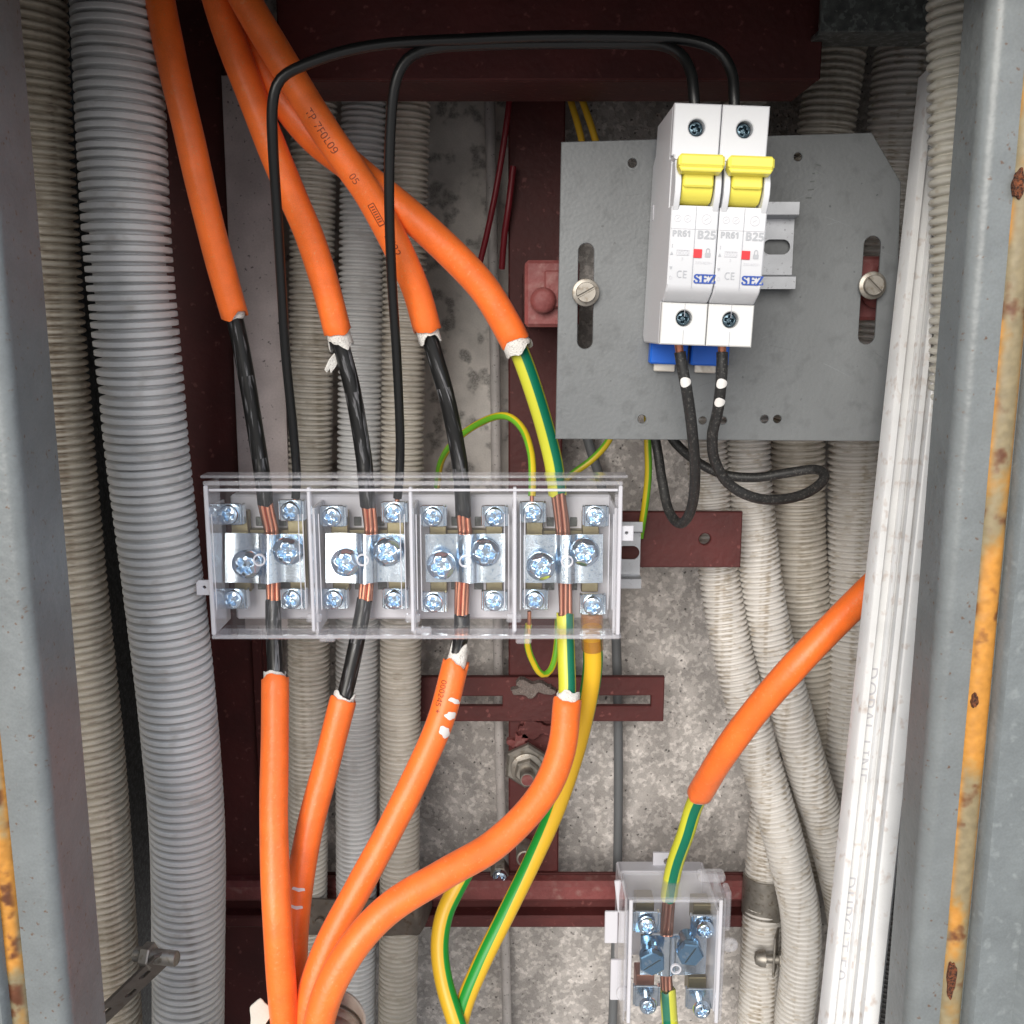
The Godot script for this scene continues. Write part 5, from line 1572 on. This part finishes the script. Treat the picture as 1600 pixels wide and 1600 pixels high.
	var p2 = sheathed_cable("orange_cable", "orange cable with two white dashes, below the second pole from the left", dn,
		[Vector3(-0.1028, 0.9193, -0.4180), Vector3(-0.1035, 0.9598, -0.4200), Vector3(-0.1043, 0.9911, -0.4240), Vector3(-0.1032, 1.0250, -0.4340), Vector3(-0.0986, 1.0584, -0.4460), Vector3(-0.0910, 1.0886, -0.4560), Vector3(-0.0829, 1.1196, -0.4640)],
		[Vector3(-0.0811, 1.1261, -0.4660), Vector3(-0.0771, 1.1446, -0.4700), Vector3(-0.0741, 1.1598, -0.4740), Vector3(-0.0728, 1.1673, -0.4750)], [], M.black_talc, 0.0, {"phase": 2.2, "filler": 0.0025, "flare": 0.0010, "filler_jag": 0.0015})
	var p3 = sheathed_cable("orange_cable", "orange cable numbered 000245 with three white dabs, below the third pole", dn,
		[Vector3(-0.0959, 0.9339, -0.4020), Vector3(-0.0974, 0.9661, -0.4040), Vector3(-0.0937, 0.9929, -0.4080), Vector3(-0.0855, 1.0168, -0.4160), Vector3(-0.0721, 1.0406, -0.4260), Vector3(-0.0587, 1.0638, -0.4360), Vector3(-0.0445, 1.0906, -0.4460), Vector3(-0.0341, 1.1133, -0.4550), Vector3(-0.0275, 1.1380, -0.4640)],
		[Vector3(-0.0264, 1.1452, -0.4680), Vector3(-0.0250, 1.1518, -0.4730), Vector3(-0.0248, 1.1588, -0.4750)], [], M.black_talc, 0.0, {"phase": 3.6, "filler": 0.0070, "flare": 0.0020, "filler_jag": 0.0030, "jag": 0.0018, "rc": 0.0040})
	var p4 = sheathed_cable("orange_cable", "orange cable sweeping in a wide bend below the rightmost pole", dn,
		[Vector3(-0.0846, 0.9419, -0.3860), Vector3(-0.0873, 0.9793, -0.3880), Vector3(-0.0832, 1.0049, -0.3920), Vector3(-0.0725, 1.0259, -0.3980), Vector3(-0.0555, 1.0427, -0.4060), Vector3(-0.0307, 1.0541, -0.4160), Vector3(-0.0075, 1.0623, -0.4280), Vector3(0.0137, 1.0798, -0.4400), Vector3(0.0235, 1.0980, -0.4500), Vector3(0.0270, 1.1190, -0.4620)],
		[Vector3(0.0271, 1.1236, -0.4640), Vector3(0.0269, 1.1379, -0.4700), Vector3(0.0263, 1.1595, -0.4750)], [], M.gy_pale, 0.17, {"phase": 5.0, "filler": 0.0035, "flare": 0.0008, "filler_jag": 0.0022, "rc": 0.0043, "r": 0.0070})
	# prints and dabs of white marker; lengths are measured from the lower end
	var l3 = length_of(p3.path)
	world(p3.node, "print", wrapped_text("000245 *", 0.0040, p3.path, l3 - 0.009, -0.55, p3.r, true), M.ink_dark)
	for e in [[0.0175, 0.0013], [0.0245, 0.0018], [0.0325, 0.0026]]:
		var pl = []
		for i in 20:
			var a = TAU * i / 20
			var w = 1.0 + 0.18 * sin(a * 2 + e[0] * 400) + 0.12 * sin(a * 5 + e[0] * 900)
			pl.append(Vector2(sin(a) * e[1] * w, cos(a) * 0.0032 * w))
		world(p3.node, "marker_dab", wrapped_patch(pl, p3.path, l3 - e[0], 0.62, p3.r), M.white_paint)
	var l2 = length_of(p2.path)
	for e in [0.091, 0.099]:
		world(p2.node, "marker_dab", wrapped_patch([Vector2(-0.0006, -0.0030), Vector2(-0.0012, 0.0), Vector2(-0.0004, 0.0034), Vector2(0.0008, 0.0030), Vector2(0.0005, -0.0026)], p2.path, l2 - e, 0.15, p2.r), M.white_paint)

	var rc = sheathed_cable("orange_cable", "orange cable rising to the right behind the white trunking from the single terminal", "",
		[Vector3(0.1927, 1.2737, -0.4620), Vector3(0.1932, 1.2442, -0.4600), Vector3(0.1910, 1.2207, -0.4560), Vector3(0.1871, 1.2033, -0.4550), Vector3(0.1786, 1.1888, -0.4550), Vector3(0.1640, 1.1741, -0.4520), Vector3(0.1486, 1.1597, -0.4480), Vector3(0.1324, 1.1424, -0.4460), Vector3(0.1169, 1.1178, -0.4520), Vector3(0.1047, 1.0909, -0.4620), Vector3(0.0977, 1.0605, -0.4820)],
		[Vector3(0.0960, 1.0520, -0.4860), Vector3(0.0929, 1.0345, -0.4900), Vector3(0.0892, 1.0138, -0.4970), Vector3(0.0876, 0.9949, -0.5030), Vector3(0.0874, 0.9870, -0.5050)],
		[Vector3(0.0876, 0.9917, -0.5050), Vector3(0.0874, 0.9813, -0.5060), Vector3(0.0874, 0.9662, -0.5080), Vector3(0.0873, 0.9494, -0.5090), Vector3(0.0879, 0.9339, -0.5080), Vector3(0.0883, 0.9286, -0.5070)], M.gy_pale, 0.25, {"phase": 5.7, "filler": 0.0014, "flare": 0.0012, "filler_jag": 0.0008, "rc": 0.0046, "metal": M.copper_dull})
	var t = thing("core_end", "green and yellow core leaving the bottom of the single terminal", "wire", Vector3(0.0904, 0.8700, -0.5000), "")
	world(t, "insulation", mb_tube(spline([Vector3(0.0963, 0.8447, -0.5000), Vector3(0.0926, 0.8842, -0.5030), Vector3(0.0904, 0.9075, -0.5050), Vector3(0.0887, 0.9286, -0.5070)], 0.004), 0.0046, 26, 0.34, {"jag_end": 0.0009, "wall": 0.001}), M.gy_pale)


func length_of(p):
	var s = 0.0
	for i in range(1, p.size()): s += p[i].distance_to(p[i - 1])
	return s


func build_wires():
	var tw = "black wires from the breakers over to the terminal block"
	wire("black_wire", "long black wire from the right breaker, crossing in front of the orange cables", tw,
		[Vector3(0.0845, 1.3774, -0.3980), Vector3(0.0839, 1.3854, -0.3980), Vector3(0.0830, 1.3945, -0.4000), Vector3(0.0780, 1.4023, -0.4020), Vector3(0.0686, 1.4064, -0.4040), Vector3(0.0513, 1.4083, -0.4060), Vector3(0.0123, 1.4091, -0.4080), Vector3(-0.0197, 1.4082, -0.4090), Vector3(-0.0468, 1.4068, -0.4090), Vector3(-0.0639, 1.4038, -0.4080), Vector3(-0.0790, 1.3985, -0.4060), Vector3(-0.0883, 1.3934, -0.4050), Vector3(-0.0921, 1.3860, -0.4060), Vector3(-0.0941, 1.3716, -0.4110), Vector3(-0.0965, 1.3463, -0.4240), Vector3(-0.0991, 1.3161, -0.4380), Vector3(-0.1014, 1.2857, -0.4510), Vector3(-0.1021, 1.2528, -0.4630), Vector3(-0.1028, 1.2292, -0.4700), Vector3(-0.1042, 1.2186, -0.4720)], 0.0021, M.black, 0.0, [Vector3(-0.1042, 1.2198, -0.4720), Vector3(-0.1049, 1.2140, -0.4730)])
	wire("black_wire", "black wire from the left breaker, dropping in front of the rightmost slim conduit", tw,
		[Vector3(0.0697, 1.3774, -0.3980), Vector3(0.0687, 1.3854, -0.3980), Vector3(0.0678, 1.3938, -0.4000), Vector3(0.0647, 1.4007, -0.4030), Vector3(0.0587, 1.4051, -0.4060), Vector3(0.0494, 1.4071, -0.4100), Vector3(0.0124, 1.4077, -0.4125), Vector3(-0.0149, 1.4071, -0.4120), Vector3(-0.0317, 1.4055, -0.4110), Vector3(-0.0404, 1.4018, -0.4110), Vector3(-0.0452, 1.3943, -0.4120), Vector3(-0.0480, 1.3797, -0.4160), Vector3(-0.0504, 1.3540, -0.4250), Vector3(-0.0519, 1.3215, -0.4400), Vector3(-0.0519, 1.2856, -0.4530), Vector3(-0.0524, 1.2497, -0.4640), Vector3(-0.0538, 1.2292, -0.4700), Vector3(-0.0552, 1.2186, -0.4720)], 0.00215, M.black, 0.0, [Vector3(-0.0552, 1.2198, -0.4720), Vector3(-0.0557, 1.2140, -0.4730)])
	var lw = "black wires looping below the breakers"
	var l1 = wire("black_wire", "black wire with one white dot, looping down from the left breaker", lw,
		[Vector3(0.0670, 1.2898, -0.4020), Vector3(0.0682, 1.2835, -0.4020), Vector3(0.0706, 1.2744, -0.4040), Vector3(0.0747, 1.2580, -0.4120), Vector3(0.0789, 1.2375, -0.4240), Vector3(0.0803, 1.2195, -0.4380), Vector3(0.0776, 1.2108, -0.4480), Vector3(0.0741, 1.2139, -0.4600), Vector3(0.0720, 1.2261, -0.4700), Vector3(0.0707, 1.2376, -0.4760), Vector3(0.0684, 1.2513, -0.4780), Vector3(0.0668, 1.2667, -0.4780)], 0.00232, M.black_dusty, 0.0, [Vector3(0.0662, 1.2936, -0.4010), Vector3(0.0667, 1.2911, -0.4020), Vector3(0.0673, 1.2873, -0.4020)], 0.0017)
	var l2 = wire("black_wire", "black wire with two white dots, looping out to the right below the right breaker", lw,
		[Vector3(0.0839, 1.2898, -0.4020), Vector3(0.0841, 1.2835, -0.4020), Vector3(0.0843, 1.2757, -0.4040), Vector3(0.0844, 1.2649, -0.4090), Vector3(0.0839, 1.2551, -0.4150), Vector3(0.0868, 1.2433, -0.4220), Vector3(0.0948, 1.2321, -0.4280), Vector3(0.1073, 1.2255, -0.4320), Vector3(0.1217, 1.2239, -0.4380), Vector3(0.1353, 1.2260, -0.4460), Vector3(0.1445, 1.2308, -0.4550), Vector3(0.1438, 1.2336, -0.4630), Vector3(0.1329, 1.2313, -0.4700), Vector3(0.1177, 1.2279, -0.4760), Vector3(0.1030, 1.2289, -0.4800), Vector3(0.0907, 1.2346, -0.4820), Vector3(0.0804, 1.2431, -0.4820), Vector3(0.0746, 1.2509, -0.4820)], 0.00232, M.black_dusty, 0.0, [Vector3(0.0835, 1.2936, -0.4010), Vector3(0.0838, 1.2911, -0.4020), Vector3(0.0840, 1.2873, -0.4020)], 0.0017)
	var dot = []
	for i in 18:
		var a = TAU * i / 18
		var q = 1.0 + 0.10 * sin(a * 3 + 1.0)
		dot.append(Vector2(sin(a) * 0.0020 * q, cos(a) * 0.0023 * q))
	for e in [[l1, 0.0118], [l2, 0.0121], [l2, 0.0200]]:
		world(e[0].node, "white_dot", wrapped_patch(dot, e[0].path, e[1], 0.1, 0.00232, 0.0002), M.white_paint)

	var gy = "thin green and yellow earth wires"
	wire("earth_wire", "thin green and yellow wire arching over from the rightmost pole to the wall", gy,
		[Vector3(0.0096, 1.2193, -0.4730), Vector3(0.0099, 1.2283, -0.4760), Vector3(0.0091, 1.2397, -0.4840), Vector3(0.0048, 1.2502, -0.4950), Vector3(-0.0032, 1.2553, -0.5030), Vector3(-0.0148, 1.2518, -0.5120), Vector3(-0.0288, 1.2414, -0.5250), Vector3(-0.0389, 1.2268, -0.5450), Vector3(-0.0427, 1.2101, -0.5600)], 0.0019, M.gy_thin, 0.45, [Vector3(0.0096, 1.2203, -0.4730), Vector3(0.0096, 1.2146, -0.4730)], 0.001)
	wire("earth_wire", "thin green and yellow wire running from the block up behind the mounting plate", gy,
		[Vector3(0.0196, 1.2147, -0.5000), Vector3(0.0295, 1.2245, -0.5030), Vector3(0.0408, 1.2331, -0.5030), Vector3(0.0485, 1.2426, -0.5000), Vector3(0.0535, 1.2560, -0.4950)], 0.0018, M.gy_thin, 0.45)
	wire("earth_wire", "thin green and yellow wire hanging straight down below the mounting plate", gy,
		[Vector3(0.0688, 1.2583, -0.5050), Vector3(0.0692, 1.2420, -0.5050), Vector3(0.0701, 1.2254, -0.5060), Vector3(0.0691, 1.2083, -0.5080), Vector3(0.0674, 1.1905, -0.5120)], 0.0019, M.gy_thin, 0.38)
	wire("earth_wire", "short green and yellow loop hanging under the rightmost pole", gy,
		[Vector3(0.0082, 1.1548, -0.4740), Vector3(0.0077, 1.1442, -0.4760), Vector3(0.0104, 1.1338, -0.4800), Vector3(0.0157, 1.1249, -0.4840), Vector3(0.0204, 1.1269, -0.4880), Vector3(0.0232, 1.1366, -0.4940), Vector3(0.0240, 1.1521, -0.5000)], 0.0017, M.gy_thin, 0.5, [Vector3(0.0085, 1.1617, -0.4730), Vector3(0.0086, 1.1538, -0.4740)], 0.001)
	var w = wire("earth_wire", "thick yellow and green wire curving down from amber heat shrink at the block corner", "thick yellow and green wires",
		[Vector3(0.0400, 1.1519, -0.4780), Vector3(0.0410, 1.1304, -0.4820), Vector3(0.0387, 1.1078, -0.4870), Vector3(0.0328, 1.0773, -0.4920), Vector3(0.0233, 1.0454, -0.4940), Vector3(0.0110, 1.0167, -0.4920), Vector3(-0.0035, 0.9876, -0.4870), Vector3(-0.0172, 0.9618, -0.4800), Vector3(-0.0267, 0.9393, -0.4740), Vector3(-0.0344, 0.8976, -0.4680)], 0.0050, M.gy_deep, -0.03, [], 0.001, 24, 0.9)
	world(w.node, "heat_shrink", mb_tube(spline([Vector3(0.0397, 1.1608, -0.4760), Vector3(0.0400, 1.1503, -0.4780), Vector3(0.0407, 1.1402, -0.4800)], 0.003), 0.0056, 24, 0.0, {"wall": 0.0004, "open_end": true, "open_start": true}), M.shrink)
	wire("earth_wire", "thick yellow and green wire bowing out behind the lowest orange cable", "thick yellow and green wires",
		[Vector3(-0.0210, 1.0140, -0.5000), Vector3(-0.0307, 0.9984, -0.4940), Vector3(-0.0367, 0.9869, -0.4880), Vector3(-0.0389, 0.9719, -0.4820), Vector3(-0.0362, 0.9558, -0.4750), Vector3(-0.0298, 0.9390, -0.4670), Vector3(-0.0185, 0.9062, -0.4580)], 0.0049, M.gy_deep, 0.38, [], 0.001, 24)
	wire("yellow_wire", "thin yellow wire above the mounting plate, left one of two", "pair of yellow wires above the plate", [Vector3(0.0269, 1.4258, -0.5300), Vector3(0.0290, 1.4137, -0.5300), Vector3(0.0334, 1.3975, -0.5250), Vector3(0.0377, 1.3784, -0.5200)], 0.0017, M.yellow_wire)
	wire("yellow_wire", "thin yellow wire above the mounting plate, right one of two", "pair of yellow wires above the plate", [Vector3(0.0311, 1.4246, -0.5250), Vector3(0.0344, 1.4127, -0.5250), Vector3(0.0401, 1.3951, -0.5200), Vector3(0.0450, 1.3776, -0.5150)], 0.0017, M.yellow_wire)
	wire("red_wire", "thin dark red wire slanting in front of the pale round cable", "dark red wires beside the upright", [Vector3(0.0000, 1.4309, -0.5650), Vector3(-0.0028, 1.4082, -0.5650), Vector3(-0.0077, 1.3789, -0.5680), Vector3(-0.0135, 1.3522, -0.5720), Vector3(-0.0199, 1.3283, -0.5780)], 0.0017, M.red_wire)
	wire("red_wire", "thin dark red wire close against the red upright", "dark red wires beside the upright", [Vector3(0.0007, 1.3862, -0.5720), Vector3(-0.0018, 1.3659, -0.5720), Vector3(-0.0043, 1.3491, -0.5750), Vector3(-0.0058, 1.3319, -0.5800)], 0.0018, M.red_wire)
	wire("round_cable", "long pale grey round cable down the wall left of the upright", "", [Vector3(-0.0131, 1.4500, -0.6030), Vector3(-0.0119, 1.3767, -0.6030), Vector3(-0.0100, 1.2656, -0.6030), Vector3(-0.0092, 1.1465, -0.6030), Vector3(-0.0082, 1.0403, -0.6030), Vector3(-0.0059, 0.9504, -0.6030), Vector3(-0.0031, 0.8116, -0.6030)], 0.0032, M.cable_light)
	wire("round_cable", "dark grey round cable down the concrete right of the upright", "", [Vector3(0.0409, 1.2500, -0.6060), Vector3(0.0479, 1.2265, -0.6060), Vector3(0.0553, 1.2027, -0.6060), Vector3(0.0621, 1.1540, -0.6060), Vector3(0.0664, 1.0996, -0.6060), Vector3(0.0691, 1.0258, -0.6060), Vector3(0.0702, 0.9254, -0.6060), Vector3(0.0686, 0.7991, -0.6060)], 0.0030, M.cable_grey)


func hex_ring(r):
	var h = PackedVector2Array()
	for i in 6: h.append(Vector2(cos(i * PI / 3), sin(i * PI / 3)) * r)
	return h


func build_fixings():
	# stud with square washer and nut on the upright
	var p = Vector3(0.0090, 1.0366, -0.5710)
	var t = thing("stud_bolt", "rusty stud with two nuts and a round washer on the red upright", "bolt", p, "")
	set_at(mi(t, "large_nut", mb_extrude(hex_ring(0.0142), [], 0.0, 0.0062, 0.0014), M.steel_old), p, Vector3(0, 0, 0.45))
	set_at(mi(t, "washer", mb_lathe([Vector2(0.0, 0.0), Vector2(0.0094, 0.0), Vector2(0.0098, 0.0005), Vector2(0.0098, 0.0016), Vector2(0.0092, 0.0020), Vector2(0.0, 0.0020)], 28), M.steel_old), p + Vector3(0, -0.0005, 0.0062))
	set_at(mi(t, "nut", mb_extrude(hex_ring(0.0078), [], 0.0, 0.0055, 0.0010), M.steel_old), p + Vector3(0, -0.0005, 0.0082), Vector3(0, 0, 0.3))
	set_at(mi(t, "stud", mb_lathe([Vector2(0.0044, 0.0), Vector2(0.0044, 0.0085), Vector2(0.0040, 0.009), Vector2(0.0034, 0.009)], 24), M.steel_old), p + Vector3(0, -0.0005, 0.0136))
	set_at(mi(t, "painted_tip", mb_lathe([Vector2(0.0034, 0.0), Vector2(0.0034, 0.0003), Vector2(0.0, 0.0003)], 20), M.red_dusty), p + Vector3(0, -0.0005, 0.0226))
	p = Vector3(0.0080, 0.9806, -0.5720)
	t = thing("threaded_stud", "short threaded stud with a dull red end just under the bent orange cable", "stud", p, "")
	set_at(mi(t, "stud", mb_lathe([Vector2(0.0055, 0.0), Vector2(0.0055, 0.0150), Vector2(0.0050, 0.0155), Vector2(0.0042, 0.0155)], 24), M.steel_old), p)
	set_at(mi(t, "painted_tip", mb_lathe([Vector2(0.0042, 0.0), Vector2(0.0042, 0.0003), Vector2(0.0, 0.0003)], 20), M.red), p + Vector3(0, 0, 0.0155))
	# small screw with its ring lug
	p = Vector3(-0.0078, 0.9600, -0.5850)
	t = thing("lug_screw", "small bright cross head screw below the bent orange cable", "screw", p, "")
	set_at(mi(t, "screw_head", screw_small, M.zinc_bright), p + Vector3(0, 0, 0.013), Vector3(0.1, 0, 0.4))
	set_at(mi(t, "nut", mb_extrude(hex_ring(0.0058), [], 0.0, 0.013, 0.0008), M.steel_old), p)
	p = Vector3(-0.0148, 0.9723, -0.5900)
	t = thing("ring_lug", "white ring peeking over the upper edge of the bent orange cable", "ring", p, "")
	set_at(mi(t, "ring", mb_extrude(ring_pts(Vector2.ZERO, 0.0072, 28), [ring_pts(Vector2.ZERO, 0.0060, 28)], 0.0, 0.0016, 0.0003), M.white_paint), p)
	set_at(mi(t, "screw_head", screw_small, M.zinc_bright), p + Vector3(0, 0, 0.0004), Vector3(0, 0, 0.2))

	# clamp across the three slim conduits
	var a = Vector3(-0.1324, 0.9624, -0.5380); var c = Vector3(-0.0502, 0.9624, -0.5380)
	var y1 = Vector3(-0.0913, 0.9641, -0.5380).y; var y0 = Vector3(-0.0919, 0.9405, -0.5380).y
	t = thing("conduit_clamp", "brown steel strap across the three slim conduits", "clamp", Vector3((a.x + c.x) * 0.5, y0, -0.54), "clamps that hold conduits")
	var pts = []
	for i in 49:
		var x = lerp(a.x, c.x, i / 48.0)
		pts.append(Vector2(x, -0.5395 + 0.0006 * cos((x - a.x) / (c.x - a.x) * TAU * 3.0) - (0.03 * pow(max(0.0, (i - 44) / 4.0), 2) if i > 44 else 0.0)))
	world(t, "strap", mb_sheet(pts, y0, y1, 0.0014), M.steel_brown)
	for q in [Vector3(-0.1147, 0.9503, -0.5385), Vector3(-0.0772, 0.9512, -0.5385)]:
		set_at(mi(t, "rivet", mb_lathe([Vector2(0.0, 0.0), Vector2(0.0030, 0.0), Vector2(0.0026, 0.0012), Vector2(0.0, 0.0016)], 18), M.steel_brown), q)

	# perforated strap at the lower left with its bolt
	t = thing("perforated_strap", "perforated steel strap with a bolt between the two left conduits", "strap", Vector3(-0.1914, 0.9760, -0.4350), "clamps that hold conduits")
	var st = PackedVector2Array([Vector2(-0.046, -0.0068), Vector2(0.026, -0.0068), Vector2(0.030, 0.0), Vector2(0.026, 0.0068), Vector2(-0.046, 0.0068)])
	var hs = []
	for k in 4: hs.append(slot_pts(Vector2(0.012 - 0.0145 * k, 0.0015 if k % 2 == 0 else -0.0018), 0.0068, 0.0030))
	var sp = mi(t, "strap", mb_extrude(st, hs, -0.0008, 0.0008, 0.0002), M.steel_brown)
	set_at(sp, Vector3(-0.1853, 0.9835, -0.4320), Vector3(0.55, 0.62, 0.98))
	var bp = Vector3(-0.1778, 1.0018, -0.4320)
	var bx = mi(t, "nut", mb_extrude(hex_ring(0.0062), [], 0.0, 0.0050, 0.0006), M.steel_old)
	set_at(bx, bp, Vector3(0, 1.40, 0.0))
	mi(bx, "bolt", mb_lathe([Vector2(0.0036, -0.004), Vector2(0.0036, 0.0170), Vector2(0.0030, 0.0176), Vector2(0.0, 0.0176)], 20), M.steel_old)

	# bolted clamp at the lower right
	var y2 = Vector3(0.1523, 0.9434, -0.5350).y; var y3 = Vector3(0.1511, 0.9693, -0.5350).y
	t = thing("bolted_clamp", "galvanised clamp with a round bolt around the lower right conduit", "clamp", Vector3(0.1493, 0.9273, -0.5350), "clamps that hold conduits")
	var cc = Vector3(0.1558, 0.9364, -0.5600)
	var arc = []
	for i in 25:
		var an = PI * 1.02 - PI * 0.72 * i / 24.0
		arc.append(Vector2(cc.x + cos(an) * 0.0136, -0.560 + sin(an) * 0.0136))
	world(t, "band", mb_sheet(arc, y2, y3, 0.0010), M.steel_old)
	var fp = Vector3(0.1583, 0.9303, -0.5380)
	var fl2 = PackedVector2Array([Vector2(-0.0062, -0.013), Vector2(0.004, -0.013), Vector2(0.0062, -0.009), Vector2(0.0062, 0.013), Vector2(-0.0062, 0.013)])
	set_at(mi(t, "flange", mb_extrude(fl2, [], -0.0006, 0.0006, 0.0002), M.steel_old), fp, Vector3(0, 1.15, 0))
	var bo = mi(t, "bolt", mb_lathe([Vector2(0.0, -0.0105), Vector2(0.0035, -0.0098), Vector2(0.0050, -0.0070), Vector2(0.0052, -0.0040), Vector2(0.0026, -0.0040), Vector2(0.0026, 0.0240), Vector2(0.0, 0.0240)], 22), M.steel_old)
	set_at(bo, Vector3(0.1557, 0.9274, -0.5360), Vector3(0, PI * 0.5 - 0.1, 0))
	mi(bo, "nut", mb_extrude(hex_ring(0.0046), [], 0.0035, 0.0072, 0.0005), M.steel_old)
